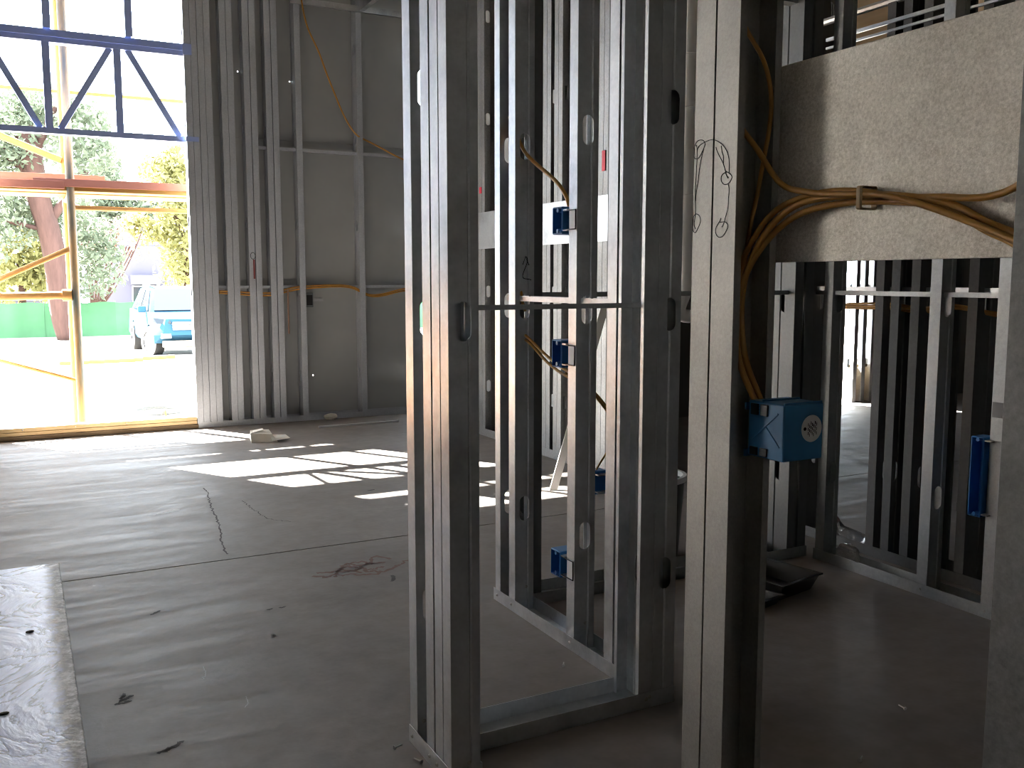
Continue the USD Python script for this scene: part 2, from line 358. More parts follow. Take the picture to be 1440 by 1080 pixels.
# back wall with the framed opening
wb = thing('wall_back', (1.8, 6.55, 0), kind='structure')
YF = 6.5
HB = 3.33
def sheet(x0, x1, z0, z1, holes=()):
    poly = sbox(x0, z0, x1, z1)
    for (hx, hz) in holes:
        if x0 < hx < x1 and z0 < hz < z1:
            poly = poly.difference(Point(hx, hz).buffer(0.0055, 3))
    m = trimesh.creation.extrude_polygon(poly, 0.013)              # x, z -> x, y
    v = m.vertices.copy()
    m.vertices = np.c_[v[:, 0], 6.6045 + v[:, 2], v[:, 1]]
    m.invert() if m.volume < 0 else None
    return m
HOLES = [(1.192, 2.74), (1.385, 2.385), (1.203, 2.18), (1.735, 2.352), (1.800, 2.352), (1.80, 1.72), (1.42, 1.41), (1.775, 1.40), (1.285, 0.755), (1.445, 0.755), (1.45, 0.30), (1.80, 0.30), (1.85, 0.31)]
for x0, x1 in ((1.03, 1.7895), (1.7905, 2.66)):
    obj('sheathing_panel', sheet(x0, x1, 0.0, 1.95, HOLES), SHEATH, wb)
    obj('sheathing_panel', sheet(x0, x1, 1.951, HB, HOLES), SHEATH, wb)
obj('backing_strip', B(1.03, 2.66, 6.618, 6.622, 1.90, 2.0), SHEATH, wb)
obj('backing_strip', B(1.782, 1.797, 6.6181, 6.6221, 0.35, 1.30), SHEATH, wb)
obj('floor_track', track((1.03, YF), (2.66, YF), YP, W=0.1016), GALVB, wb)
for (x, d) in ((1.025, 1), (1.1075, -1), (1.110, 1), (1.1925, -1)):             # the packed jamb studs
    obj('jamb_stud', stud((x, YF), YP, XP if d > 0 else XN, W=0.1016, H=HB), GALVB, wb)
for (x, d) in ((1.292, -1), (1.334, -1), (1.40, 1), (1.444, 1), (1.5425, 1), (1.587, 1), (1.745, 1), (2.18, 1), (2.60, 1)):
    obj('stud', stud((x, YF), YP, XP if d > 0 else XN, W=0.1016, H=HB, F=0.040), GALVB, wb)
obj('bridging_channel', chan((1.40, 6.55), (2.66, 6.55), z=1.875, s=0.018), GALVB, wb)
obj('bridging_channel', chan((1.03, 6.55), (2.66, 6.55), z=0.935, s=0.018), GALVB, wb)
obj('highlight_rod', tube([(1.655, 6.49, 0.62), (1.655, 6.49, 0.93)], 0.006, spline=False), plain('highlight_brown', (0.22, 0.13, 0.09), 0.5), wb, label='thin brown rod standing in for a narrow highlight between studs')  # brown rod drawn where a narrow highlight runs between the studs
obj('red_mark', B(1.425, 1.438, 6.4975, 6.4984, 1.00, 1.13), plain('faded_red', (0.25, 0.07, 0.07), 0.6), wb, label='faded red paint mark')
obj('marker_ring', tube([(1.425 + 0.016 * math.cos(a), 6.4985, 1.155 + 0.022 * math.sin(a)) for a in np.linspace(0, 2 * math.pi, 17)], 0.0018, spline=False, sides=5), INK, wb, label='small black marker ring')
# piers of the storefront further left, out of the photo, and the lintel above it
for x0, x1 in ((-0.44, -0.197), (-3.3, -1.64), (-6.1, -4.45)):
    obj('pier', B(x0, x1, 6.5, 6.62, 0, HB), GYP, wb)
for x0, x1 in ((-1.64, -0.44),):                                # bays given added film above and netting below, to light the flanges
    obj('added_film_sheet', B(x0, x1, 6.56, 6.562, 0.80, 3.1), FILM, wb)
    obj('added_netting', B(x0, x1, 6.565, 6.567, 0.0, 0.80), NETTING, wb)
obj('added_film_sheet', B(-4.45, -3.3, 6.56, 6.562, 0.0, 3.1), FILMT, wb)  # unseen sheet added as a soft light source for the panel
obj('lintel', B(-6.1, 1.02, 6.5, 6.62, 3.1, 3.35), GYP, wb)
# sill across the opening: plates with bounce light in their yellow, dirty curb
sill = thing('trim_1', (0.43, 6.55, 0), kind='structure')
obj('curb', rbox(-0.16, 1.03, 6.49, 6.62, 0.0, 0.03, 0.006), DIRT, sill)
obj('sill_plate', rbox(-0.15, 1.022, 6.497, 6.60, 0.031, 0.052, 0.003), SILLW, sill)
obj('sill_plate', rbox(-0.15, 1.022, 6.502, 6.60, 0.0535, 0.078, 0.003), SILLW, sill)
for k in range(3):
    obj('screw', screw((-0.02 + 0.3 * k, 6.5005, 0.065), YN), SCREW, sill)

# upper mullions and the truss across the opening
tr = thing('header_truss', (0.43, 6.47, 1.886), 'dark steel truss tinted blue for window glare, with diagonals spanning the tall opening', 'truss')
def bar(p, q, w, d, y):
    """A flat steel member in the plane y from p=(x,z) to q, w wide in the plane and d deep."""
    p, q = np.array(p), np.array(q); L = np.linalg.norm(q - p); u = (q - p) / L; n = np.array([-u[1], u[0]])
    pts = [p - n * w / 2, p + n * w / 2, q + n * w / 2, q - n * w / 2]
    return m3.Manifold.hull_points([(a[0], yy2, a[1]) for a in pts for yy2 in (y, y + d)])
TY = 6.52
obj('top_chord', bar((-0.9, 2.469), (1.03, 2.469), 0.075, 0.08, TY), GLARESTEEL, tr)
obj('chord_rib', bar((-0.9, 2.469), (1.075, 2.469), 0.012, 0.012, TY - 0.010), GLARESTEEL, tr)
obj('bottom_chord', bar((-0.9, 1.904), (1.03, 1.904), 0.034, 0.08, TY), GLARESTEEL, tr)
for x in (-0.19, 0.224, 0.627):
    obj('post', bar((x, 1.92), (x, 2.432), 0.042, 0.045, TY + 0.004), GLARESTEEL, tr)
for p, q in (((0.172, 1.92), (-0.10, 2.432)), ((0.285, 1.92), (0.585, 2.432)), ((0.69, 2.432), (0.985, 1.92)), ((-0.26, 1.92), (-0.20, 2.432))):
    obj('diagonal', bar(p, q, 0.036, 0.035, TY + 0.010), GLARESTEEL, tr)
for z0_, z1_, xe in ((2.435, 2.503, 1.072), (1.889, 1.919, 1.098)):
    obj('end_clip', B(1.018, xe, 6.4905, 6.4975, z0_, z1_), GLARESTEEL, tr)
mu = thing('window_1', (0.43, 6.5, 2.5), kind='structure')
for x in (0.236, 0.70):
    obj('mullion', stud((x - 0.021, 6.50), YP, XP, W=0.1016, F=0.042, H=3.1 - 2.51, z0=2.51, punch=()), GLARESTEEL, mu)
for x in (-1.04,):
    obj('mullion', stud((x - 0.021, 6.50), YP, XP, W=0.1016, F=0.042, H=3.1, z0=0.0, punch=()), GLARESTEEL, mu)

# ceiling framing that shows over the back wall
cf = thing('soffit_frame', (2.1, 6.2, 2.86), 'light steel soffit frame of two tracks and short joists over back wall', 'ceiling frame')
obj('wall_track', B(1.72, 2.66, 6.48, 6.499, 2.845, 2.885), GALV, cf)
obj('outer_track', B(1.72, 2.66, 5.98, 6.0, 2.845, 2.955), GALV, cf)
for x in (1.80, 2.20, 2.60):
    obj('joist', place(profile([(0.035, 0), (0, 0), (0, 0.09), (0.035, 0.09)], 0.002, 0.475), (x, 6.003, 2.852), XP, (0, 0, 1), YP), GALV, cf)
for x in (1.75, 2.62):
    obj('hanger', B(x, x + 0.02, 6.2, 6.22, 2.94, 3.35), GALVD, cf)

# ------------------------------------------------------------ partitions
def partition(loc, label, cat='stud wall'):
    return thing('stud_partition', (loc[0], loc[1], 0), label, cat)

# W1 and B and A: the near closet frame
pb = partition((0.738, 1.71), 'short stub of packed studs at left end of near frame, seen end on')
for (y, d) in ((1.7805, 1), (1.7285, -1), (1.6815, -1), (1.6030, 1)):
    obj('stud', stud((0.707, y), XP, YP if d > 0 else YN, F=0.0375 if y < 1.7 else 0.0405, punch=(0.918,) if y < 1.61 else PUNCH), GALV, pb)
obj('floor_track', track((0.707, 1.600), (0.707, 1.822), XP), GALV, pb)
for y in (1.80, 1.705, 1.665):
    obj('screw', screw((0.7030, y, 0.021), XN), SCREW, pb)
obj('screw', screw((0.745, 1.601, 0.045), YN), SCREW, pb)
obj('screw', screw((0.722, 1.779, 0.06), YN), SCREW, pb)

pa = partition((1.02, 1.765), 'near frame with open bay and bottom track running across to corner post')
WA = 0.1016
obj('floor_track', track((0.7715, 1.7125), (1.334, 1.7125), YP, W=WA), GALV, pa)
obj('stud', stud((1.2710, 1.7145), YP, XN, W=WA, F=0.0385), GALV, pa)
obj('bridging_channel', chan((0.775, 1.765), (1.268, 1.765), z=0.936, s=0.009), GALVD, pa)
obj('screw', screw((1.252, 1.7095, 0.022), YN), SCREW, pa)
obj('screw', screw((1.262, 1.7105, 0.026), YN), SCREW, pa)

pw = partition((1.31, 2.2), 'closet side frame with three blue outlet boxes, running back from corner post')
obj('floor_track', track((1.277, 1.8215), (1.277, 2.55), XP), GALV, pw)
for y in (2.5100, 2.4130, 2.0745, 1.8900):
    obj('stud', stud((1.277, y), XP, YP, F=0.0335 if y > 2.5 else 0.0395), GALV, pw)
obj('stud', stud((1.2715, 1.7145), XP, YP, groove=0.5, F=0.05), GALV, pw, label='corner stud facing the camera with long punchouts')
obj('stud', stud((1.277, 1.765), XP, YP, F=0.0395, punch=()), GALVK, pw)
obj('bridging_channel', chan((1.31, 1.90), (1.31, 2.5), z=0.936, s=0.014), GALV, pw)
for y in (2.525, 2.43, 2.09):
    obj('screw', screw((1.2728, y, 0.021), XN), SCREW, pw)
obj('screw', screw((1.315, 2.412, 0.075), YN), SCREW, pw)
obj('screw', screw((1.312, 2.0735, 0.075), YN), SCREW, pw)
obj('marker_arrow', [tube([(1.323, 2.4125, 1.039), (1.311, 2.4125, 1.064), (1.302, 2.4125, 1.041)], 0.0012, spline=False, sides=5),
                     tube([(1.311, 2.4125, 1.064), (1.309, 2.4125, 1.029), (1.304, 2.4125, 1.002), (1.318, 2.4125, 0.999), (1.330, 2.4125, 0.996)], 0.0012, sides=5)], INK, pw, label='black marker arrow')

# E: rear wall of the closet, runs along X
pe = partition((1.9, 2.49), 'rear closet frame crossing behind the side frame and the panel opening')
WE = 0.1016
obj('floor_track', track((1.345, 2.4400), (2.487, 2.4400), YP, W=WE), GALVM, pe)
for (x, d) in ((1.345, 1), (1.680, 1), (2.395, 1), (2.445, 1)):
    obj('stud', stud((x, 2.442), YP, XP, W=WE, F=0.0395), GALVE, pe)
obj('bridging_channel', chan((1.35, 2.493), (2.47, 2.493), z=0.945, s=0.014), GALVM, pe)
obj('bridging_channel', chan((2.02, 2.493), (2.47, 2.493), z=1.93, s=0.014), GALVM, pe)

# R: right wall of the near room
pr_ = partition((2.52, 1.7), 'right frame with bright flanges behind the panel opening, track along dark floor')
obj('floor_track', track((2.49, 0.55), (2.49, 2.405), XP), GALVM, pr_)
for y in (2.360, 1.9290, 1.7020, 1.295, 0.89):
    obj('stud', stud((2.49, y), XP, YP, F=0.0395, punch=(0.315, 0.918, 1.375, 1.985, 2.6)), GALVM, pr_)
obj('bridging_channel', chan((2.52, 0.6), (2.52, 2.45), z=0.945, s=0.014), GALVM, pr_)
for y in (1.95, 1.725, 1.31):
    obj('screw', screw((2.4858, y, 0.021), XN), SCREW, pr_)
obj('paint_smudge', B(2.4883, 2.4895, 1.705, 1.738, 0.60, 0.645), plain('grey_smudge', (0.22, 0.21, 0.20), 0.6), pr_, label='grey thumb smudge on flange')

# R2: the next frame beyond it
p2 = partition((2.74, 1.7), 'second frame just beyond the right frame, strung with yellow cables')
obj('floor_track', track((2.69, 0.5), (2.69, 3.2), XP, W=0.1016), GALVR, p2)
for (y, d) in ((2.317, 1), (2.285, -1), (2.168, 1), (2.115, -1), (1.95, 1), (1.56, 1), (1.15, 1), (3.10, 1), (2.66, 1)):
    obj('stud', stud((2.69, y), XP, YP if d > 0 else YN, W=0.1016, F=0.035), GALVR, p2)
obj('bridging_channel', chan((2.74, 0.6), (2.74, 2.66), z=0.955, s=0.016), GALV, p2)
obj('rail', tube([(2.70, 1.2, 1.945), (2.70, 2.66, 1.945)], 0.013, spline=False), GALV, p2, label='round upper pipe rail')
obj('header_strip', B(2.68, 2.69, 1.9, 2.62, 1.866, 1.878), GALV, p2)
obj('header_strip', B(2.68, 2.69, 1.9, 2.62, 1.838, 1.846), GALV, p2)

# R3 : a third frame, only glimpsed
p3 = partition((3.6, 1.8), 'third frame of dark studs deep in the right rooms')
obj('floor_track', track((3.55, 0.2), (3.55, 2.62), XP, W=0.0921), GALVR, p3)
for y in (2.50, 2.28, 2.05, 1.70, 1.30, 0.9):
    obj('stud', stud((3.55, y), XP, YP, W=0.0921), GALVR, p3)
obj('plywood_sheet', B(3.530, 3.542, 1.0, 3.4, 1.95, 2.9), PLY, p3, label='tan plywood sheet high on the frame')
obj('grey_board', B(3.652, 3.664, 0.3, 2.35, 0.05, 1.86), SHEATH, p3, label='grey board on the back of the frame')

# W2: the partition at the far right of the big room
pf = partition((2.65, 4.7), 'far partition of doubled studs with a pale backing sheet and red paint marks')
W2 = 0.0921
obj('floor_track', track((2.60, 3.86), (2.60, 6.49), XP, W=W2, h=0.05), GALVW, pf)
for y0 in (5.32, 4.50, 4.378, 3.937, 5.75, 6.2):
    obj('stud', stud((2.60, y0 + 0.044), XP, YP, W=W2, F=0.042), GALVW, pf)
    obj('stud', stud((2.60, y0 + 0.042), XP, YN, W=W2, F=0.042), GALVW, pf)
obj('backing_sheet', B(2.594, 2.5985, 3.90, 5.50, 1.186, 1.412), GALV, pf, label='pale backing sheet across the studs')
obj('backing_board', B(2.695, 2.707, 3.86, 6.49, 0.0, 3.3), SHEATH, pf, label='dark board closing the far side')
obj('red_mark', rbox(2.5945, 2.5985, 5.355, 5.385, 1.53, 1.57, 0.0015), RED, pf)
obj('red_mark', rbox(2.5945, 2.5985, 3.955, 3.985, 1.53, 1.63, 0.0015), RED, pf)
for z in (1.95, 1.8, 1.7):
    obj('bridging_stub', B(2.61, 2.64, 3.985, 4.05, z, z + 0.012), GALVW, pf)

# C: the near door frame with the wide panel
pc = partition((1.045, 0.95), 'near frame at right with two bright flanges, marker scribbles and wide galvanized panel')
WC, FC = 0.0866, 0.0520
obj('stud', stud((1.0, 1.2580), XP, YN, W=WC, F=0.0475, H=2.3, z0=0.0, lip=0.013), GALVC, pc, label='far stud of the doubled post')
obj('stud', stud((1.0, 1.2070), XP, YN, W=WC, F=0.0545, H=2.3, z0=0.0, lip=0.013, groove=0.5), GALVC, pc, label='near stud of the doubled post, open towards the camera')
obj('stud', stud((1.0, 0.6850), XP, YN, W=WC, F=FC, H=2.3, z0=0.0), GALVK, pc, label='nearest stud at the right edge')
obj('floor_track', track((1.0, 0.60), (1.0, 1.262), XP, W=WC), GALVC, pc)
obj('panel', rbox(1.0875, 1.0905, 0.56, 1.252, 1.026, 1.334, 0.0012), GALVP, pc, label='wide speckled galvanized panel across the post bay')
MK = [[(1.23, 1.215), (1.233, 1.222), (1.24, 1.225), (1.252, 1.223), (1.257, 1.215), (1.2575, 1.206), (1.257, 1.198), (1.252, 1.196), (1.244, 1.198), (1.237, 1.206), (1.232, 1.213), (1.231, 1.216)],
      [(1.252, 1.218), (1.25, 1.207), (1.25, 1.196), (1.251, 1.18), (1.252, 1.16), (1.253, 1.141), (1.252, 1.122), (1.252, 1.102), (1.253, 1.087), (1.25, 1.082)],
      [(1.25, 1.207), (1.245, 1.216), (1.233, 1.22), (1.222, 1.222), (1.208, 1.221), (1.196, 1.216), (1.184, 1.208), (1.177, 1.2), (1.172, 1.19), (1.17, 1.179), (1.17, 1.166)],
      [(1.233, 1.21), (1.238, 1.198), (1.243, 1.179), (1.246, 1.16), (1.25, 1.141), (1.251, 1.128)],
      [(1.174, 1.167), (1.183, 1.166), (1.188, 1.162), (1.188, 1.155), (1.182, 1.149), (1.172, 1.149), (1.166, 1.153), (1.163, 1.158), (1.168, 1.164), (1.177, 1.168)],
      [(1.203, 1.209), (1.197, 1.198), (1.187, 1.185), (1.18, 1.172), (1.175, 1.161), (1.172, 1.158)],
      [(1.19, 1.21), (1.188, 1.2), (1.184, 1.19), (1.184, 1.18)],
      [(1.172, 1.149), (1.169, 1.135), (1.17, 1.125), (1.171, 1.11), (1.176, 1.097), (1.18, 1.087), (1.184, 1.082)],
      [(1.254, 1.105), (1.247, 1.106), (1.24, 1.102), (1.238, 1.093), (1.243, 1.084), (1.252, 1.076), (1.2565, 1.08), (1.257, 1.09), (1.256, 1.102), (1.25, 1.106)],
      [(1.187, 1.096), (1.193, 1.088), (1.199, 1.079), (1.198, 1.072), (1.19, 1.066), (1.181, 1.068), (1.173, 1.076), (1.17, 1.084), (1.175, 1.089), (1.184, 1.09), (1.19, 1.09)]]
obj('marker_scribble', [tube([(0.9999, a, b) for a, b in L], 0.0007, sides=5, n=40) for L in MK], INK, pc, label='black marker scribble of loops')

# ------------------------------------------------------------ electrical boxes
def outlet_box(x0, y0, y1, z0, z1, depth, label, group=None, face=-1):
    """Plastic box, open at its front (towards -X)."""
    t = thing('electrical_box', ((x0 + depth / 2), (y0 + y1) / 2, z0), label, 'electrical box', group)
    outer = rbox(x0, x0 + depth, y0, y1, z0, z1, 0.004)
    w = 0.0035
    inner = m3.Manifold.cube((depth, y1 - y0 - 2 * w, z1 - z0 - 2 * w)).translate((x0 - 0.01, y0 + w, z0 + w))
    obj('shell', outer - inner, BLUE, t, smooth=30)
    for z in (z0 + 0.005, z1 - 0.005):
        obj('screw_boss', m3.Manifold.cylinder(0.02, 0.0055, 0.0055, 12).rotate((0, 90, 0)).translate((x0 + 0.001, (y0 + y1) / 2, z + (0.004 if z < (z0 + z1) / 2 else -0.004))), BLUE, t)
    for s in (0.3, 0.7):
        obj('inner_rib', B(x0 + 0.004, x0 + depth - 0.004, y0 + w + (y1 - y0 - 2 * w) * s - 0.0012, y0 + w + (y1 - y0 - 2 * w) * s + 0.0012, z0 + w, z0 + w + 0.006), BLUE, t)
    obj('side_bracket', B(x0 + 0.002, x0 + 0.05, y0 - 0.020, y0 - 0.0005, z0 + 0.008, z0 + 0.012), SCREW, t, label='steel side bracket')
    obj('side_bracket', B(x0 + 0.002, x0 + 0.05, y0 - 0.020, y0 - 0.0005, z1 - 0.012, z1 - 0.008), SCREW, t, label='steel side bracket')
    if x0 < 1.3:
        obj('flange_plate', B(x0 + 0.0045, x0 + 0.0075, y0 - 0.058, y0 - 0.030, z0 + 0.012, z1 - 0.010), WHITE, t, label='pale bracket plate on the stud flange')
        for zc in (z0 + 0.011, z1 - 0.012):
            obj('bracket_wire', tube([(x0 + 0.003, y0 - 0.062, zc), (x0 + 0.003, y0 - 0.004, zc)], 0.0016, spline=False, sides=6), BLACK, t)
        obj('bracket_wire', tube([(x0 + 0.003, y0 - 0.062, z0 + 0.011), (x0 + 0.003, y0 - 0.062, z1 - 0.012)], 0.0016, spline=False, sides=6), BLACK, t)
    return t
outlet_box(1.268, 2.134, 2.186, 0.188, 0.262, 0.062, 'blue plastic outlet box near the floor, lowest of three on closet side frame', 'outlet boxes on the closet side frame')
outlet_box(1.268, 2.134, 2.186, 0.764, 0.838, 0.062, 'blue plastic outlet box at mid height, between upper and lowest ones on closet side frame', 'outlet boxes on the closet side frame')
outlet_box(1.268, 2.134, 2.186, 1.116, 1.188, 0.062, 'topmost blue plastic outlet box in front of the pale backing sheet', 'outlet boxes on the closet side frame')
outlet_box(1.585, 2.458, 2.505, 0.318, 0.394, 0.050, 'lone blue outlet box on the rear closet frame, with a cable entering its top')
eb = outlet_box(2.472, 1.7465, 1.790, 0.30, 0.54, 0.055, 'tall blue box on right frame, mostly hidden by the nearest stud')

bx = thing('electrical_box', (1.08, 1.115, 0.71), 'large blue two-gang box with round white sticker, fixed to near post', 'electrical box')
x0, x1, y0, y1, z0, z1 = 1.036, 1.120, 1.071, 1.1505, 0.716, 0.806
body = rbox(x0, x1, y0, y1, z0, z1, 0.003)
body = body - m3.Manifold.cube((0.09, y1 - y0 - 0.006, z1 - z0 - 0.006)).translate((x0 + 0.006, y0 + 0.003, z0 + 0.003))
obj('shell', body, BLUELIT, bx, smooth=30)
for ya in (y0 + 0.002, y1 - 0.03):
    obj('top_rim', B(x0 + 0.004, x1 - 0.002, ya, ya + 0.003, z1, z1 + 0.0025), BLUELIT, bx)
for a, b in (((y0 + 0.008, z0 + 0.022), ((y0 + y1) / 2, z0 + 0.052)), ((y1 - 0.006, z0 + 0.026), ((y0 + y1) / 2, z0 + 0.052)), ((y0 + 0.012, z0 + 0.075), ((y0 + y1) / 2, z0 + 0.052))):
    obj('back_rib', tube([(x0, a[0], a[1]), (x0, b[0], b[1])], 0.0016, spline=False, sides=6), BLUELIT, bx)
for yk in (y0 + 0.034, y0 + 0.056):
    obj('cable_clamp', rbox(x0 - 0.003, x0 + 0.001, yk, yk + 0.016, z1 - 0.022, z1 - 0.004, 0.001), BLACK, bx, label='dark cable entry')
    obj('cable_clamp', rbox(x0 - 0.003, x0 + 0.001, yk, yk + 0.016, z0 + 0.003, z0 + 0.016, 0.001), BLACK, bx, label='dark cable entry')
for zc in (z0 + 0.004, z1 - 0.01):
    obj('mounting_ear', rbox(x0 - 0.006, x0 + 0.02, y1 - 0.001, y1 + 0.003, zc - 0.006, zc + 0.006, 0.001), BLUELIT, bx)
sc = (1.0945, y0, 0.766)
obj('sticker', m3.Manifold.cylinder(0.0006, 0.0215, 0.0215, 36).rotate((90, 0, 0)).translate((sc[0], sc[1] - 0.0001, sc[2])), WHITE, bx, label='round white sticker')
lines = []
for k in range(7):
    xx0 = sc[0] - 0.008 + 0.0029 * k
    hh = 0.010 + 0.003 * math.sin(2.1 * k)
    for j in range(3):
        lines.append(B(xx0, xx0 + 0.0009, y0 - 0.00115, y0 - 0.0006, sc[2] - hh + j * 0.0068, sc[2] - hh + j * 0.0068 + 0.005))
obj('sticker_print', lines, INK, bx, label='fine dark print')
obj('sticker_print', m3.Manifold.cylinder(0.0005, 0.0028, 0.0028, 12).rotate((90, 0, 0)).translate((sc[0] - 0.0145, y0 - 0.0006, sc[2])), INK, bx, label='small round mark')

# little grey outlet box on the back wall
t = thing('electrical_box', (1.81, 6.54, 0.80), 'small dark outlet box on the back wall below the cable bundle', 'electrical box')
obj('shell', rbox(1.79, 1.845, 6.535, 6.58, 0.80, 0.90, 0.003), GREYP, t)
obj('face', B(1.797, 1.838, 6.531, 6.535, 0.815, 0.885), INK, t)
obj('mounting_bar', B(1.785, 1.93, 6.581, 6.604, 0.84, 0.86), GALVD, t)

# ------------------------------------------------------------ cables
def cable(pts, r, label, group=None):
    return obj('electrical_cable', tube(pts, r, n=8 * len(pts), sides=10), CABLE, smooth=True, label=label, cat='cable', group=group)
cable([(1.058, 0.60, 1.128), (1.060, 0.66, 1.120), (1.06, 0.717, 1.114), (1.066, 0.732, 1.109), (1.07, 0.772, 1.101), (1.07, 0.829, 1.105), (1.072, 0.902, 1.111), (1.072, 0.96, 1.122), (1.068, 1.032, 1.128), (1.062, 1.079, 1.122), (1.05, 1.123, 1.102), (1.035, 1.147, 1.065), (1.036, 1.172, 1.032), (1.034, 1.178, 0.994), (1.034, 1.182, 0.956), (1.037, 1.182, 0.917), (1.043, 1.178, 0.874), (1.052, 1.17, 0.834), (1.060, 1.16, 0.803)], 0.0047, 'uppermost yellow cable across the wide panel, rising at its right end', 'strapped cable bundle on the panel')
cable([(1.060, 0.60, 0.99), (1.062, 0.66, 1.02), (1.064, 0.715, 1.048), (1.07, 0.735, 1.056), (1.072, 0.772, 1.071), (1.072, 0.818, 1.094), (1.07, 0.869, 1.107), (1.066, 0.955, 1.118), (1.064, 1.017, 1.119), (1.058, 1.075, 1.113), (1.046, 1.118, 1.085), (1.032, 1.143, 1.04), (1.039, 1.172, 0.994), (1.038, 1.176, 0.956), (1.04, 1.176, 0.917), (1.045, 1.172, 0.874), (1.056, 1.164, 0.834), (1.066, 1.156, 0.804)], 0.0050, 'middle yellow cable of the strapped bundle across the wide panel', 'strapped cable bundle on the panel')
cable([(1.060, 0.60, 0.975), (1.060, 0.66, 1.006), (1.062, 0.713, 1.034), (1.068, 0.733, 1.044), (1.072, 0.771, 1.06), (1.074, 0.818, 1.086), (1.075, 0.87, 1.1), (1.076, 0.96, 1.109), (1.072, 1.032, 1.108), (1.062, 1.088, 1.095), (1.046, 1.128, 1.061), (1.026, 1.146, 1.019), (1.024, 1.165, 0.977), (1.022, 1.168, 0.945), (1.021, 1.166, 0.911), (1.023, 1.162, 0.871), (1.036, 1.155, 0.831), (1.052, 1.1535, 0.803)], 0.0050, 'lowest yellow cable of the strapped bundle, dropping to the large blue box', 'strapped cable bundle on the panel')
cable([(1.028, 1.17, 1.65), (1.024, 1.17, 1.473), (1.02, 1.165, 1.389), (1.048, 1.16, 1.35), (1.066, 1.155, 1.299), (1.072, 1.158, 1.263), (1.07, 1.162, 1.221), (1.064, 1.165, 1.18), (1.058, 1.168, 1.138), (1.053, 1.174, 1.097), (1.049, 1.18, 1.048), (1.043, 1.185, 0.991)], 0.0036, 'thin yellow cable hanging in a curve inside the near post')
cable([(1.012, 1.175, 1.256), (1.02, 1.170, 1.238), (1.04, 1.156, 1.206), (1.06, 1.143, 1.17), (1.062, 1.12, 1.147), (1.056, 1.072, 1.132), (1.056, 1.026, 1.124), (1.057, 0.977, 1.120), (1.057, 0.93, 1.116), (1.06, 0.86, 1.098), (1.063, 0.79, 1.072), (1.058, 0.71, 1.04), (1.055, 0.62, 1.0)], 0.0047, 'yellow cable slanting down from the near post to join the strapped bundle')
obj('cable_tie', rbox(1.050, 1.0845, 0.951, 0.961, 1.0965, 1.1300, 0.003) - rbox(1.0528, 1.0820, 0.94, 0.97, 1.0993, 1.1272, 0.002), mottled('cable_tie_tan', (0.5, 0.36, 0.2), (0.58, 0.43, 0.26), 20, 0.5), label='tan strap around the yellow cable bundle on the panel', cat='strap')
cable([(1.31, 2.60, 1.47), (1.31, 2.477, 1.438), (1.31, 2.438, 1.382), (1.31, 2.386, 1.342), (1.31, 2.304, 1.298), (1.31, 2.19, 1.225), (1.305, 2.16, 1.19)], 0.0055, 'brown cable sloping down to the topmost outlet box of the closet side frame')
cable([(1.31, 2.41, 0.835), (1.31, 2.329, 0.802), (1.31, 2.3, 0.79), (1.31, 2.182, 0.753), (1.31, 2.091, 0.737)], 0.0042, 'upper of two sloping cables below the mid height outlet box', None)
cable([(1.31, 2.41, 0.822), (1.31, 2.329, 0.788), (1.31, 2.3, 0.774), (1.31, 2.182, 0.738), (1.31, 2.091, 0.722)], 0.0042, 'lower of two sloping cables below the mid height outlet box', None)
cable([(1.50, 2.5, 0.72), (1.598, 2.5, 0.65), (1.62, 2.5, 0.63), (1.676, 2.5, 0.568), (1.72, 2.5, 0.53)], 0.0042, 'upper of two short sloping cables in the rear closet frame', None)
cable([(1.50, 2.5, 0.708), (1.599, 2.5, 0.638), (1.62, 2.5, 0.619), (1.676, 2.5, 0.556), (1.72, 2.5, 0.518)], 0.0042, 'lower of two short sloping cables in the rear closet frame', None)
cable([(1.605, 2.48, 0.392), (1.625, 2.48, 0.42), (1.65, 2.48, 0.455), (1.665, 2.48, 0.50), (1.672, 2.485, 0.56)], 0.003, 'thin cable rising from the lone outlet box')
cable([(1.30, 2.425, 0.97), (1.296, 2.408, 0.95), (1.298, 2.404, 0.925), (1.306, 2.408, 0.91), (1.309, 2.425, 0.93)], 0.004, 'small brown cable loop hanging from a punchout of the closet side frame')
cable([(1.77, 6.47, 3.1), (1.778, 6.47, 2.98), (1.794, 6.47, 2.867), (1.834, 6.47, 2.687), (1.899, 6.47, 2.554), (1.951, 6.47, 2.418), (2.008, 6.47, 2.28), (2.081, 6.47, 2.118), (2.165, 6.485, 2.01), (2.239, 6.53, 1.986), (2.334, 6.53, 1.948), (2.452, 6.53, 1.895), (2.578, 6.53, 1.852)], 0.006, 'single yellow cable draped down the back wall from the soffit')
BW = [(1.033, 6.52, 0.925), (1.16, 6.52, 0.919), (1.371, 6.52, 0.908), (1.564, 6.52, 0.907), (1.689, 6.52, 0.936), (1.815, 6.52, 0.95), (2.021, 6.52, 0.955), (2.152, 6.52, 0.934), (2.231, 6.52, 0.893), (2.394, 6.52, 0.897), (2.562, 6.52, 0.927)]
cable(BW, 0.006, 'upper yellow cable running level along the back wall')
cable([(x, y - 0.002, z - 0.014 - 0.004 * math.sin(5 * x)) for x, y, z in BW], 0.006, 'lower yellow cable running level along the back wall')
R1 = [(2.74, 2.635, 0.908), (2.74, 2.558, 0.907), (2.74, 2.414, 0.91), (2.74, 2.29, 0.906), (2.74, 2.186, 0.899), (2.74, 2.09, 0.913), (2.74, 1.985, 0.904), (2.74, 1.90, 0.895)]
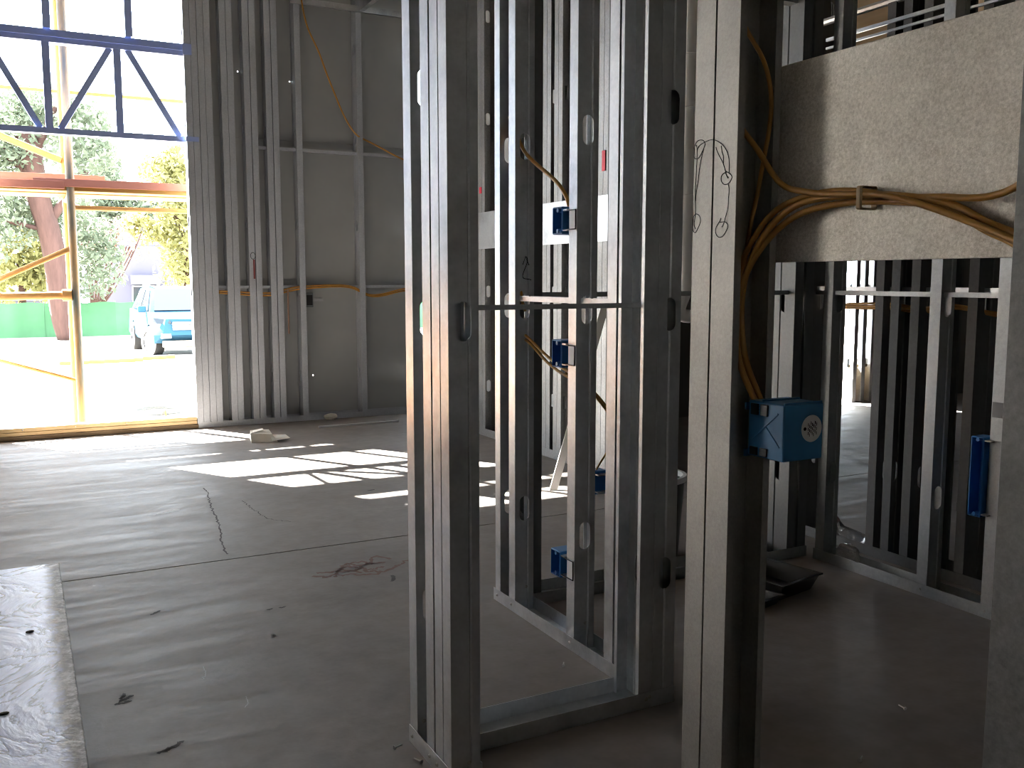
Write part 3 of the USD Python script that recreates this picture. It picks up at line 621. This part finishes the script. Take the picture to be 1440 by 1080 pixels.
for k in range(3):
    cable([(x + 0.004 * k, y, z - 0.007 * k + 0.003 * math.sin(9 * y + k)) for x, y, z in R1], 0.0045,
          ('top', 'middle', 'bottom')[k] + ' strand of the three yellow cables strung through the second frame', 'cables strung through the second frame')

# ------------------------------------------------------------ loose things indoors
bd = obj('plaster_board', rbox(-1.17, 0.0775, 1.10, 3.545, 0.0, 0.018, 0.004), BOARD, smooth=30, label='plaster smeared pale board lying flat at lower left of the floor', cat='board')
for (x, y, r) in ((-0.02, 2.86, 0.007), (-0.078, 2.33, 0.007)):
    obj('plaster_crumb', m3.Manifold.sphere(r, 10).scale((1.6, 1, 0.5)).translate((x, y, 0.0205)), SMUDGE, label='dark crumb on the pale board, ' + ('further back' if y > 2.5 else 'near the photo edge'), cat='crumb')
# crumpled foam block
def lump(c, s, seed, amp=0.25, sub=3):
    m = trimesh.creation.icosphere(sub)
    n = meshkit.fbm(m.vertices * 2.3 + seed * 7.1, 3, seed)
    m.vertices = m.vertices * (1 - amp + 2 * amp * n)[:, None] * np.array(s)
    m.apply_translation(np.array(c) + [0, 0, -m.bounds[0][2] if False else 0])
    m.vertices[:, 2] -= m.bounds[0][2] - c[2]
    return m
fb = thing('foam_scrap', (1.31, 5.80, 0), 'whitish crumpled foam scrap on the floor beside the sunlit patch', 'scrap')
blk = m3.Manifold.hull_points([(1.22, 5.76, 0.0), (1.37, 5.70, 0.0), (1.38, 5.86, 0.0), (1.24, 5.90, 0.0), (1.22, 5.78, 0.055), (1.34, 5.73, 0.05), (1.35, 5.86, 0.06), (1.24, 5.88, 0.06)])
obj('block', blk, FOAM, fb)
obj('torn_flap', m3.Manifold.hull_points([(1.33, 5.70, 0.012), (1.45, 5.72, 0.018), (1.44, 5.80, 0.03), (1.33, 5.85, 0.03), (1.33, 5.72, 0.03)]), FOAM, fb)
obj('torn_flap', m3.Manifold.hull_points([(1.235, 5.80, 0.055), (1.30, 5.78, 0.075), (1.31, 5.86, 0.07), (1.25, 5.87, 0.06)]), FOAM, fb)
# lath strip along the wall
obj('lath_strip', B(1.75, 2.32, 6.13, 6.15, 0.0, 0.012), GYP, label='thin lath strip lying on the floor along the back wall', cat='strip')
obj('paper_scrap', lump((1.93, 6.46, 0.0), (0.05, 0.022, 0.022), 3), FOAM, label='small pale paper scrap at the foot of the back wall', cat='scrap')
# white leaning bar
st = np.array([2.186, 3.78, 0.0]); en = np.array([2.560, 3.945, 0.815])
dv = (en - st) / np.linalg.norm(en - st)
obj('leaning_bar', place(profile([(0.0, 0.016), (0, 0), (0.036, 0), (0.036, 0.016)], 0.003, float(np.linalg.norm(en - st)) + 0.12), st, (0.9, -0.40, 0.0) / np.linalg.norm((0.9, -0.4, 0)) * 1.0, np.cross(dv, (0.9, -0.40, 0)) / np.linalg.norm(np.cross(dv, (0.9, -0.40, 0))), dv), WHITE, label='white metal bar leaning against the far partition', cat='bar')
# pvc pipe
pv = thing('drain_pipe', (2.345, 2.985, 0), 'white plastic drain pipe standing behind the near doubled post', 'pipe')
px_, py_ = 2.345, 2.985
obj('pipe', tube([(px_, py_, 1.02), (px_, py_, 3.1)], 0.026, spline=False, sides=16), PVC, pv, smooth=30)
for z0_, z1_, r in ((1.13, 1.30, 0.036), (1.325, 1.50, 0.036), (1.86, 1.89, 0.040), (1.66, 1.68, 0.040)):
    obj('coupling', tube([(px_, py_, z0_), (px_, py_, z1_)], r, spline=False, sides=16), PVC, pv, smooth=30)
obj('trap_bend', tube([(px_, py_, 1.04), (px_, py_, 0.98), (px_ - 0.02, py_ - 0.01, 0.93), (px_ - 0.03, py_, 0.89), (px_ + 0.03, py_ + 0.01, 0.85)], 0.027, sides=14), PVC, pv, smooth=True)
obj('supply_tube', tube([(px_ - 0.03, py_, 0.87), (px_ - 0.045, py_, 0.75), (px_ - 0.035, py_, 0.50), (px_ - 0.035, py_, 0.0)], 0.008, sides=8), PVC, pv, smooth=True)
# paint tray
ptx, pty, ang = 2.12, 2.235, math.radians(12)
def tray(w, l, h, wall=0.004, taper=0.82, rim=0.012):
    o = m3.CrossSection.square((w, l), True).extrude(h, scale_top=(1 / taper, 1 / taper))
    i = m3.CrossSection.square((w - 2 * wall, l - 2 * wall), True).extrude(h, scale_top=(1 / taper, 1 / taper)).translate((0, 0, wall))
    r = (m3.CrossSection.square((w / taper + rim, l / taper + rim), True).extrude(0.005) - m3.CrossSection.square((w / taper - 2 * wall, l / taper - 2 * wall), True).extrude(0.02).translate((0, 0, -0.005))).translate((0, 0, h - 0.004))
    return o - i, r
tt = thing('paint_tray', (ptx, pty, 0), 'black plastic paint tray on the dark floor in the corner', 'tray')
bo, ri = tray(0.17, 0.20, 0.055)
RZ = lambda man, x, y, z, a: man.rotate((0, 0, math.degrees(a))).translate((x, y, z))
obj('basin', RZ(bo, ptx, pty, 0.001, ang), BLACK, tt)
obj('rim', RZ(ri, ptx, pty, 0.001, ang), BLACK, tt)
for k in range(4):
    obj('ramp_rib', RZ(m3.Manifold.cube((0.004, 0.10, 0.004)).translate((-0.05 + 0.022 * k, -0.05, 0.006)), ptx, pty, 0.001, ang), BLACK, tt)
t2_ = thing('paint_tray', (2.02, 2.20, 0), 'lower black tray lying half hidden left of the paint tray', 'tray')
bo2, ri2 = tray(0.10, 0.13, 0.03)
obj('basin', RZ(bo2, 1.965, 2.155, 0.001, ang), BLACK, t2_)
obj('rim', RZ(ri2, 1.965, 2.155, 0.001, ang), BLACK, t2_)
# crumpled clear plastic and a bottle in the tracks
obj('plastic_bag', lump((2.522, 2.275, 0.006), (0.026, 0.045, 0.036), 5, 0.3, 4), CLEARP, smooth=True, label='crumpled clear plastic bag sitting in the right frame track', cat='bag')
bt = thing('plastic_bottle', (2.74, 2.47, 0.004), 'clear squashed plastic bottle lying in the second frame track', 'bottle')
obj('body', m3.Manifold.batch_hull([m3.Manifold.sphere(0.026, 16).translate((2.745, 2.43, 0.03)), m3.Manifold.sphere(0.022, 16).translate((2.742, 2.50, 0.042))]), CLEARP, bt, smooth=40)
obj('neck', m3.Manifold.batch_hull([m3.Manifold.sphere(0.014, 12).translate((2.742, 2.51, 0.052)), m3.Manifold.sphere(0.011, 12).translate((2.741, 2.535, 0.075))]), CLEARP, bt, smooth=40)
obj('cap', m3.Manifold.batch_hull([m3.Manifold.sphere(0.013, 12).translate((2.741, 2.536, 0.078)), m3.Manifold.sphere(0.012, 12).translate((2.741, 2.545, 0.086))]), plain('brown_cap', (0.25, 0.13, 0.11), 0.4), bt, smooth=40)
# bucket glimpsed behind the corner stud
bk = thing('bucket', (1.98, 2.62, 0), 'dark plastic bucket glimpsed in the gap left of the doubled post', 'bucket')
bh = m3.Manifold.cylinder(0.30, 0.115, 0.135, 32) - m3.Manifold.cylinder(0.30, 0.110, 0.130, 32).translate((0, 0, 0.006))
obj('shell', bh.translate((1.98, 2.72, 0.001)), BLACK, bk, smooth=40)
obj('rim', (m3.Manifold.cylinder(0.02, 0.141, 0.141, 32) - m3.Manifold.cylinder(0.03, 0.128, 0.128, 32).translate((0, 0, -0.005))).translate((1.98, 2.72, 0.282)), WHITE, bk, smooth=40)
# loose screws and chips on the floor
for (x, y, a, lab) in ((0.662, 1.80, 0.3, 'loose screw left of the packed stub studs'), (1.2, 2.0, 1.0, 'loose screw beside the closet side frame track'), (1.50, 1.30, 0.5, 'loose screw on the dark floor, nearer the camera'), (1.78, 1.42, 1.4, 'loose screw on the dark floor, further from the camera'), (0.69, 1.72, 2.0, 'loose screw at the foot of the stub track')):
    t = thing('loose_screw', (x, y, 0), lab, 'screw')
    d = np.array([math.cos(a), math.sin(a), 0])
    p = np.array([x, y, 0.0045])
    obj('shank', tube([p, p + d * 0.02], 0.0018, spline=False, sides=8), SCREW, t)
    obj('head', m3.Manifold.cylinder(0.002, 0.0042, 0.0042, 12).transform(np.column_stack([np.cross(d, (0, 0, 1)), (0, 0, 1), d, p - d * 0.0015])), SCREW, t)

# ------------------------------------------------------------ far right room with its own doorway
fwall = thing('wall_back_right', (5.5, 5.45, 0), kind='structure')
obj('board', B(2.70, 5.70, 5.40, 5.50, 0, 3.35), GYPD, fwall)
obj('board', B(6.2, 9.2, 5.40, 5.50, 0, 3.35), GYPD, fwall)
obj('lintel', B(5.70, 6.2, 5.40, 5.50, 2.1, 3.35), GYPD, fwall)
for x in (5.955, 6.05, 6.15):
    obj('jamb_stud', stud((x, 5.40), YP, XP, W=0.0921, H=2.1), GALV, fwall)
obj('added_canopy', B(5.0, 7.0, 5.5, 7.45, 2.22, 2.30), GYPD, fwall)  # unseen slab added to keep sun off the floor inside the doorway
obj('low_panel', B(5.99, 6.2, 5.46, 5.48, 0, 0.30), PLY, fwall)

# ------------------------------------------------------------ outdoors
# ground: falls gently away from the building
gx = np.linspace(-60, 80, 71); gy = np.r_[np.linspace(6.62, 12, 24), np.linspace(13, 90, 40)]
def ground_z(x, y):
    d = np.asarray(y) - 6.62
    return -0.03 - 0.045 * np.minimum(d, 24) - 0.0 * d + 0.018 * (meshkit.fbm(np.stack([np.asarray(x) * 1.1, np.asarray(y) * 1.1, np.zeros_like(np.asarray(y, float))], -1), 3) - 0.5)
GX, GY = np.meshgrid(gx, gy)
v = np.stack([GX, GY, ground_z(GX, GY)], -1).reshape(-1, 3)
nx = len(gx)
f = [(r * nx + c, r * nx + c + 1, (r + 1) * nx + c + 1, (r + 1) * nx + c) for r in range(len(gy) - 1) for c in range(nx - 1)]
obj('ground', trimesh.Trimesh(v, np.array([t for q in f for t in ((q[0], q[1], q[2]), (q[0], q[2], q[3]))]), process=False), GROUND, smooth=True, kind='structure')
gl = thing('ground_side', (-30, 0, -0.1), kind='structure')
obj('yard', B(-60, -6.2, -30, 6.6, -0.2, -0.1), GROUND, gl)
gz = lambda x, y: float(ground_z(np.array(x), np.array(y)))

# scaffold
sf = thing('scaffold', (0.4, 7.05, gz(0.4, 7.05)), 'orange and grey tube scaffold with walkway planks outside the opening', 'scaffold')
PX, PY0, PY1 = 0.335, 6.80, 7.40
def stube(p, q, r=0.024, m=ORANGE, name='brace', label=None):
    return obj(name, tube([p, q], r, spline=False, sides=12), m, sf, smooth=40, label=label)
for (x, y) in ((PX, PY0), (PX, PY1), (-1.75, PY0), (-1.75, PY1), (2.4, PY0), (2.4, PY1)):
    stube((x, y, gz(x, y)), (x, y, 4.2), 0.026, POLE if y == PY0 else ORANGE, 'standard')
    obj('base_plate', B(x - 0.07, x + 0.07, y - 0.07, y + 0.07, gz(x, y) - 0.004, gz(x, y) + 0.006), ORANGE, sf)
for z, y, r in ((1.46, PY0 + 0.03, 0.016), (2.295, PY1, 0.012), (2.02, PY1 - 0.02, 0.016)):
    stube((PX, y, z), (2.4, y, z), r, name='rail')
    if z > 1.9:
        stube((-1.75, y, z), (PX, y, z), r, name='rail')
stube((-1.75, PY0, 0.86), (PX - 0.03, PY0, 0.894), 0.026, name='ledger')
obj('collar', tube([(PX - 0.08, PY0, 0.893), (PX - 0.025, PY0, 0.894)], 0.038, spline=False, sides=14), ORANGE, sf, smooth=40)
stube((-1.0, PY0 + 0.05, 0.565), (PX - 0.02, PY0 + 0.02, 1.195), 0.018)
stube((-1.2, PY0 + 0.05, 0.84), (PX - 0.02, PY0 + 0.02, 0.33), 0.012)
stube((-1.3, PY1 - 0.03, 2.455), (PX - 0.02, PY1 - 0.02, 1.822), 0.024)
for y in (PY0, PY1):
    pass
stube((PX, PY0, 1.545), (PX, PY1, 1.545), 0.02, name='transom')
stube((PX, PY0, 3.04), (PX, PY1, 3.04), 0.02, name='transom')
for z, zt in ((1.565, True), (3.06, False)):
    for (y0_, y1_) in ((6.79, 6.955), (7.045, 7.205), (7.21, 7.36 if not zt else 7.385)):
        obj('plank', rbox(-1.9, 2.6, y0_, y1_, z, z + 0.045, 0.004), YELLOW, sf)
obj('toe_board', rbox(-1.9, 0.30, 6.765, 6.785, 1.575, 1.625, 0.003), REDPLANK, sf)
obj('toe_board', rbox(0.12, 2.6, 6.770, 6.786, 1.590, 1.640, 0.003), REDPLANK, sf)
obj('spare_board', rbox(-1.5, 0.571, 7.12, 7.26, 1.612, 1.704, 0.004), REDPLANK, sf)

# yard clutter
def coil(c, R, r, turns, seed):
    a = np.linspace(0, 2 * math.pi * turns, int(40 * turns))
    g = np.random.default_rng(seed)
    return np.stack([c[0] + R * np.cos(a) * (1 + 0.03 * np.sin(a * .37)), c[1] + R * np.sin(a), c[2] + r + 0.012 * a / (2 * math.pi)], -1)
hc = thing('hose_coil', (0.98, 8.05, gz(0.98, 8.05)), 'coil of pale hose lying on the bright ground outside', 'hose')
obj('hose', tube(coil((0.98, 8.05, gz(0.98, 8.05)), 0.21, 0.012, 2.0, 1), 0.012, spline=False, sides=8), GREYP, hc, smooth=True)
obj('tie', tube([(0.99, 7.80, gz(0.98, 8.05) + 0.0), (0.985, 7.835, gz(0.98, 8.05) + 0.055), (0.975, 7.875, gz(0.98, 8.05) + 0.0)], 0.006), YELLOW, hc)
for (x, y, L, a, lab) in ((1.35, 19.5, 1.5, 0.15, 'longer timber offcut lying on the yard near the green fence'), (2.3, 20.4, 1.1, 0.35, 'shorter timber offcut lying behind the longer one in the yard')):
    m = trimesh.creation.box((L, 0.15, 0.07)); m.apply_transform(trimesh.transformations.rotation_matrix(a, (0, 0, 1))); m.apply_translation((x, y, gz(x, y) + 0.035))
    obj('timber_offcut', m, YELLOW, label=lab, cat='timber')
dp = thing('dirt_pile', (0.16, 7.2, gz(0.16, 7.2)), 'low pile of dirt clods just outside the sill', 'dirt pile')
for k in range(9):
    x, y = 0.02 + 0.028 * k + rng.uniform(-.02, .02), 7.15 + rng.uniform(-.08, .08)
    obj('clod', lump((x, y, gz(x, y) - 0.01), (rng.uniform(.02, .045), rng.uniform(.02, .035), rng.uniform(.015, .028)), 10 + k, 0.25, 2), DIRT, dp)

# green screened fence
fe = thing('screen_fence', (0, 38, -1.12), 'site fence covered with green screening fabric beyond the yard', 'fence')
zf0, zf1 = -1.14, 0.13
for k in range(14):
    xa, xb = -16 + 2.4 * k, -16 + 2.4 * (k + 1)
    n = 16
    xs = np.linspace(xa, xb, n); yo = 38 + 0.03 * np.sin(xs * 7 + k) + 0.04 * np.sin(xs * 2.6)
    vv = np.vstack([np.c_[xs, yo, np.full(n, zf0)], np.c_[xs, yo + 0.02, zf1 + 0.02 * np.sin(xs * 5)], np.c_[xs, yo + 0.01, np.full(n, zf0)], np.c_[xs, yo + 0.03, zf1 + 0.02 * np.sin(xs * 5)]])
    ff = []
    for j in range(n - 1):
        ff += [(j, j + 1, n + j + 1), (j, n + j + 1, n + j), (2 * n + j, 3 * n + j + 1, 2 * n + j + 1), (2 * n + j, 3 * n + j, 3 * n + j + 1), (n + j, n + j + 1, 3 * n + j + 1), (n + j, 3 * n + j + 1, 3 * n + j)]
    obj('screen_panel', trimesh.Trimesh(vv, np.array(ff), process=False), GREENF, fe, smooth=50)
    obj('post', tube([(xa, 38.08, zf0), (xa, 38.08, zf1 + 0.05)], 0.03, spline=False), GREYP, fe)

# trees
def foliage(clumps, per, size, seed, flat=1.0):
    g = np.random.default_rng(seed)
    V, Fc = [], []
    for (c, r) in clumps:
        n = int(per * r * r)
        d = g.normal(size=(n, 3)); d /= np.linalg.norm(d, axis=1, keepdims=True)
        p = np.array(c) + d * (g.random((n, 1)) ** 0.45) * np.array([r, r, r * flat])
        a = g.normal(size=(n, 3)); a /= np.linalg.norm(a, axis=1, keepdims=True)
        b = np.cross(a, g.normal(size=(n, 3))); b /= np.linalg.norm(b, axis=1, keepdims=True)
        s = size * (0.6 + 0.8 * g.random((n, 1)))
        k = sum(len(x) for x in V)
        V.append(np.stack([p - a * s, p + b * s * 0.45, p + a * s, p - b * s * 0.45], 1).reshape(-1, 3))
        i = k + 4 * np.arange(n)
        Fc.append(np.stack([i, i + 1, i + 2], -1)); Fc.append(np.stack([i, i + 2, i + 3], -1))
    return trimesh.Trimesh(np.vstack(V), np.vstack(Fc), process=False)
def P(px, py, D):
    """A point at distance D (along the ground) in the direction seen at column px, row py, written out as world metres."""
    r = fw * 1317 + rt * (px - 720) - up * (py - 540)
    k = D / math.hypot(r[0], r[1])
    return np.array([r[0] * k, r[1] * k, 1 + r[2] * k])
D1 = 36.0
t = thing('pine_tree', P(97, 472, D1), 'tall pine with reddish leaning trunk in front of the green fence', 'tree')
obj('trunk', tube([P(98, 478, D1), P(85, 430, D1), P(78, 370, D1), P(66, 315, D1), P(52, 270, D1), P(44, 225, D1), P(30, 180, D1)], 0.36, sides=10), BARK, t, smooth=True)
for pts, r in (([P(66, 320, D1), P(85, 290, D1), P(105, 270, D1), P(118, 240, D1)], 0.16), ([P(52, 270, D1), P(20, 225, D1), P(-10, 205, D1)], 0.15), ([P(44, 225, D1), P(60, 190, D1), P(75, 150, D1)], 0.14), ([P(62, 322, D1), P(40, 318, D1), P(10, 310, D1)], 0.08)):
    obj('branch', tube(pts, r, sides=8), BARK, t, smooth=True)
cl = [(P(a, b, D1 + c), r) for a, b, c, r in ((20, 200, 0, 1.2), (60, 160, 1, 1.3), (110, 180, 0, 1.2), (120, 220, -1, 1.1), (130, 165, 1, 0.8), (20, 160, 1, 1.0), (-10, 240, 0, 1.3), (15, 280, 1, 1.2), (40, 300, 1, 1.1), (-10, 320, 0, 1.3), (115, 330, 1, 1.1), (130, 380, 1, 1.2), (90, 295, 1, 1.0), (150, 345, 1, 0.8), (30, 140, 0, 0.7), (140, 215, 0, .6), (115, 160, 0, 0.5), (-20, 180, 0, 1.4))]
obj('foliage', foliage(cl, 430, 0.125, 2), LEAFD, t)
t = thing('shrub_tree', P(30, 420, 39.5), 'yellow green bushy tree left of the pine trunk', 'tree')
obj('trunk', tube([P(30, 470, 39.5), P(32, 420, 39.5), P(28, 370, 39.5)], 0.12, sides=8), BARK, t, smooth=True)
obj('foliage', foliage([(P(a, b, 39.5), r) for a, b, r in ((20, 350, 1.3), (50, 370, 1.0), (0, 390, 1.3), (40, 330, 1.0), (60, 400, 0.8))], 520, 0.15, 3), LEAFY, t)
t = thing('bare_shrub', P(150, 420, 41), 'pinkish twiggy bare tree between pine and house', 'tree')
for k in range(16):
    a = 105 + 6 * k + rng.uniform(-4, 4)
    obj('twig', tube([P(128 + k * 1.2, 428, 41), P((128 + a) / 2 + 6, 385 + rng.uniform(-12, 12), 41), P(a, 325 + rng.uniform(-20, 40), 41)], 0.035, sides=5), BARK, t)
obj('foliage', foliage([(P(a, b, 41), r) for a, b, r in ((150, 340, 1.0), (165, 325, 0.8), (125, 350, 1.0), (185, 350, 0.7))], 130, 0.10, 4), LEAFP, t)
t = thing('gum_tree', P(262, 400, 43), 'yellowish tree at the right side of the opening by the house', 'tree')
obj('trunk', tube([P(264, 440, 43), P(262, 380, 43), P(256, 330, 43), P(240, 290, 43)], 0.13, sides=8), BARK, t, smooth=True)
obj('foliage', foliage([(P(a, b, 43), r) for a, b, r in ((235, 250, 1.2), (255, 235, 1.1), (250, 280, 1.2), (215, 235, 0.7), (245, 330, 0.9), (262, 360, 1.2), (250, 385, 1.0), (225, 320, 0.6), (280, 300, 1.6), (190, 310, 0.6), (205, 325, 0.7), (175, 318, 0.5), (240, 215, .5))], 420, 0.15, 5), LEAFY, t)
t = thing('far_tree', P(155, 250, 60), 'dull green round tree behind the pine', 'tree')
obj('trunk', tube([P(150, 440, 60), P(152, 300, 60)], 0.2, sides=8), BARK, t, smooth=True)
obj('foliage', foliage([(P(a, b, 60), r) for a, b, r in ((150, 240, 1.0), (140, 270, 1.6), (160, 290, 1.4), (195, 290, 1.3), (130, 310, 1.6), (225, 300, 1.2))], 330, 0.2, 6), LEAFD, t)

# house and hill
hs = thing('house', P(200, 420, 52), 'lavender gabled house with a shaded window behind the parked car', 'house')
a0, a1 = P(138, 455, 50), P(300, 455, 50)
def wallbox(p, q, z0, z1, th):
    d = (q - p) * [1, 1, 0]; d /= np.linalg.norm(d); n = np.array([-d[1], d[0], 0])
    return m3.Manifold.hull_points([tuple(np.array([*(b[:2]), z]) + n * s) for b in (p, q) for z in (z0, z1) for s in (0, th)])
obj('wall', wallbox(a0, a1, -1.4, 2.6, 6.0), STUCCO, hs)
mid = (P(152, 300, 50) + P(236, 300, 50)) / 2
gp = [P(146, 330, 49.9), P(240, 330, 49.9)]
d_ = (a1 - a0) * [1, 1, 0]; d_ /= np.linalg.norm(d_); n_ = np.array([-d_[1], d_[0], 0])
obj('gable', m3.Manifold.hull_points([tuple(np.array([*P(140, 0, 50)[:2], 2.6]) + n_ * s) for s in (0, 6)] + [tuple(np.array([*P(238, 0, 50)[:2], 2.6]) + n_ * s) for s in (0, 6)] + [tuple(np.array([*P(192, 0, 50)[:2], 3.7]) + n_ * s) for s in (0, 6)]), STUCCO, hs)
for pa_, pb_ in ((136, 192), (192, 243)):
    A = np.array([*P(pa_, 0, 49.7)[:2], 2.62 if pa_ < 190 else 3.78]); Bq = np.array([*P(pb_, 0, 49.7)[:2], 3.78 if pb_ < 200 else 2.58])
    obj('roof_slope', m3.Manifold.hull_points([tuple(c + n_ * s + np.array([0, 0, z])) for c in (A, Bq) for s in (0, 6.4) for z in (0, 0.14)]), ROOFM, hs)
obj('awning', wallbox(P(184, 400, 49.4), P(226, 400, 49.4), 0.72, 1.18, 0.5), plain('grey_awning', (0.15, 0.145, 0.19), 0.8), hs)
wn = obj('window', wallbox(P(185, 400, 49.8), P(224, 400, 49.8), -0.35, 0.66, 0.15), WHITE, hs)
for a, b in ((187, 204.5), (206.5, 222)):
    obj('pane', wallbox(P(a, 400, 49.75), P(b, 400, 49.75), -0.28, 0.60, 0.1), WINDARK, hs)
# low outbuilding at left
ob = thing('outbuilding', P(30, 420, 47), 'low pale roof showing above the fence at far left', 'building')
obj('roof', wallbox(P(-60, 410, 47), P(66, 410, 47), 0.05, 0.75, 4.0), FOAM, ob)
obj('wall', wallbox(P(-60, 410, 47.2), P(64, 410, 47.2), -1.3, 0.05, 3.6), STUCCO, ob)
g = np.linspace(-1, 1, 40)
HXm, HYm = np.meshgrid(g, np.linspace(-1, 1, 14))
hc_ = P(195, 392, 420)
hz = np.clip((1 - np.abs(HXm) ** 1.3), 0, 1) * np.clip(1 - HYm ** 2, 0, 1) * 52 * (0.75 + 0.5 * meshkit.fbm(np.stack([HXm * 3, HYm * 2, HXm * 0], -1), 4))
hv = np.stack([hc_[0] + HXm * 95, hc_[1] + HYm * 80 + 40, hz - 6], -1).reshape(-1, 3)
hf = [(r * 40 + c, r * 40 + c + 1, (r + 1) * 40 + c + 1) for r in range(13) for c in range(39)] + [(r * 40 + c, (r + 1) * 40 + c + 1, (r + 1) * 40 + c) for r in range(13) for c in range(39)]
obj('hill', trimesh.Trimesh(hv, np.array(hf), process=False), HILLM, smooth=True, label='hill tinted pale lavender for haze, on the horizon behind the trees', cat='hill')

# parked car
cv = np.array([0.1109, 0.9938, 0.0]); rt3 = np.array([0.8854, -0.4648, 0.0])
hd = -math.cos(math.radians(9)) * cv + math.sin(math.radians(9)) * rt3; hd /= np.linalg.norm(hd)
ld = np.array([-hd[1], hd[0], 0])                                   # the car's left
fwheel = P(213, 474, 24.0); CZ = gz(3.2, 25.0)
fwheel[2] = CZ
# front right wheel centre = c + hd*1.32 - ld*0.80
cc = fwheel - hd * 1.32 + ld * 0.82
cc[2] = CZ
car = thing('car', cc, 'blue sport utility car parked outside, front partly hidden by the jamb', 'car')
def CP(man):
    return place(man, cc, hd, ld)
def prof(pts, w0, w1=None):
    """Side profile (x,z) extruded across the car's width."""
    m = m3.CrossSection([np.array(pts, float)], m3.FillRule.EvenOdd).extrude(w0).translate((0, 0, -w0 / 2))
    return m.transform(np.array([[1, 0, 0, 0], [0, 0, -1, 0], [0, 1, 0, 0]], float))
low = prof([(-2.2, 0.35), (2.15, 0.30), (2.26, 0.50), (2.24, 0.80), (2.12, 0.95), (1.05, 1.08), (-2.18, 1.10), (-2.26, 0.8)], 1.78)
hood = m3.Manifold.hull_points([(x, y, z) for x, y, z in ((2.22, -.70, .55), (2.22, .70, .55), (2.05, -.87, .55), (2.05, .87, .55), (1.0, -.89, .45), (1.0, .89, .45), (-2.1, -.89, .45), (-2.1, .89, .45), (-2.25, -.75, .5), (-2.25, .75, .5), (2.18, -.62, .92), (2.18, .62, .92), (1.05, -.86, 1.06), (1.05, .86, 1.06), (-2.2, -.84, 1.06), (-2.2, .84, 1.06), (1.9, -.84, .35), (1.9, .84, .35), (-2.1, -.84, .35), (-2.1, .84, .35))])
cab = m3.Manifold.hull_points([(x, y, z) for x, y, z in ((1.12, -.80, 1.03), (1.12, .80, 1.03), (-2.18, -.80, 1.03), (-2.18, .80, 1.03), (0.28, -.62, 1.60), (0.28, .62, 1.60), (-0.6, -.64, 1.66), (-0.6, .64, 1.66), (-1.75, -.60, 1.60), (-1.75, .60, 1.60))])
wells = [m3.Manifold.cylinder(0.5, 0.40, 0.40, 32).rotate((90, 0, 0)).translate((x, y + 0.25, 0.37)) for x in (1.32, -1.32) for y in (-0.95, 0.95)]
body = hood - m3.Manifold.batch_boolean(wells, m3.OpType.Add)
obj('body', CP(body), CARP, car, smooth=35)
obj('cabin', CP(cab), CARP, car, smooth=35)
def quad(pts, th=0.03):
    c = np.mean(pts, 0); n = np.cross(np.array(pts[1]) - pts[0], np.array(pts[2]) - pts[0]); n = n / np.linalg.norm(n)
    if n @ (c - np.array([-.4, 0, 1.2])) < 0: n = -n
    return CP(m3.Manifold.hull_points([tuple(np.array(p) + n * s) for p in pts for s in (-0.02, th)]))
obj('windshield', quad([(1.07, -.70, 1.075), (1.07, .70, 1.075), (0.33, .56, 1.565), (0.33, -.56, 1.565)]), CARG, car)
for s in (-1, 1):
    obj('side_window', quad([(0.86, s * .793, 1.07), (-0.3, s * .793, 1.07), (-0.3, s * .64, 1.57), (0.25, s * .63, 1.55)]), CARG, car)
    obj('side_window', quad([(-0.38, s * .793, 1.07), (-1.75, s * .785, 1.09), (-1.55, s * .63, 1.54), (-0.38, s * .64, 1.57)]), CARG, car)
    obj('headlight', CP(m3.Manifold.hull_points([(2.19, s * .52, .80), (2.19, s * .52, .90), (1.98, s * .86, .86), (1.98, s * .86, .95), (2.22, s * .50, .84), (2.10, s * .80, .82)])), CARG, car)
    obj('mirror', CP(rbox(0.78, 0.92, min(s * .86, s * 1.04), max(s * .86, s * 1.04), 1.05, 1.20, 0.03)), CARP, car, smooth=40)
    obj('fog_trim', CP(rbox(2.10, 2.22, min(s * .50, s * .74), max(s * .50, s * .74), 0.47, 0.60, 0.02)), GREYP, car)
    for x in (1.32, -1.32):
        turn = 20 if x > 0 else 0                                   # the front wheels stand turned
        spin = lambda man: man.rotate((0, 0, turn)).translate((x, s * .79, 0.365))
        tyre = m3.Manifold.cylinder(0.23, 0.365, 0.365, 36, True) - m3.Manifold.cylinder(0.3, 0.235, 0.235, 36, True)
        wh = obj('wheel', CP(spin(tyre.rotate((90, 0, 0)))), TYRE, car, smooth=35)
        disc = m3.Manifold.cylinder(0.03, 0.236, 0.236, 28).rotate((90, 0, 0))
        spk = [m3.Manifold.cube((0.07, 0.03, 0.21)).translate((-0.035, -0.045, 0.02)).rotate((0, 72 * k, 0)) for k in range(5)]
        rimm = m3.Manifold.batch_boolean([disc] + spk, m3.OpType.Add).translate((0, -0.07, 0))
        if s > 0:
            rimm = rimm.mirror((0, 1, 0))
        obj('rim', CP(spin(rimm)), RIM, car, smooth=35)
obj('grille', CP(rbox(2.17, 2.245, -0.48, 0.48, 0.66, 0.86, 0.02)), GREYP, car)
obj('grille_bar', CP(rbox(2.22, 2.265, -0.50, 0.50, 0.79, 0.83, 0.012)), CHROME, car)
obj('lower_bumper', CP(rbox(2.05, 2.25, -0.70, 0.70, 0.26, 0.42, 0.03)), plain('tan_bumper', (0.30, 0.24, 0.18), 0.5), car, smooth=40)
obj('roof_rack', [CP(rbox(-1.6, 0.1, s * .55 - 0.02, s * .55 + 0.02, 1.655, 1.695, 0.015)) for s in (-1, 1)], CHROME, car)
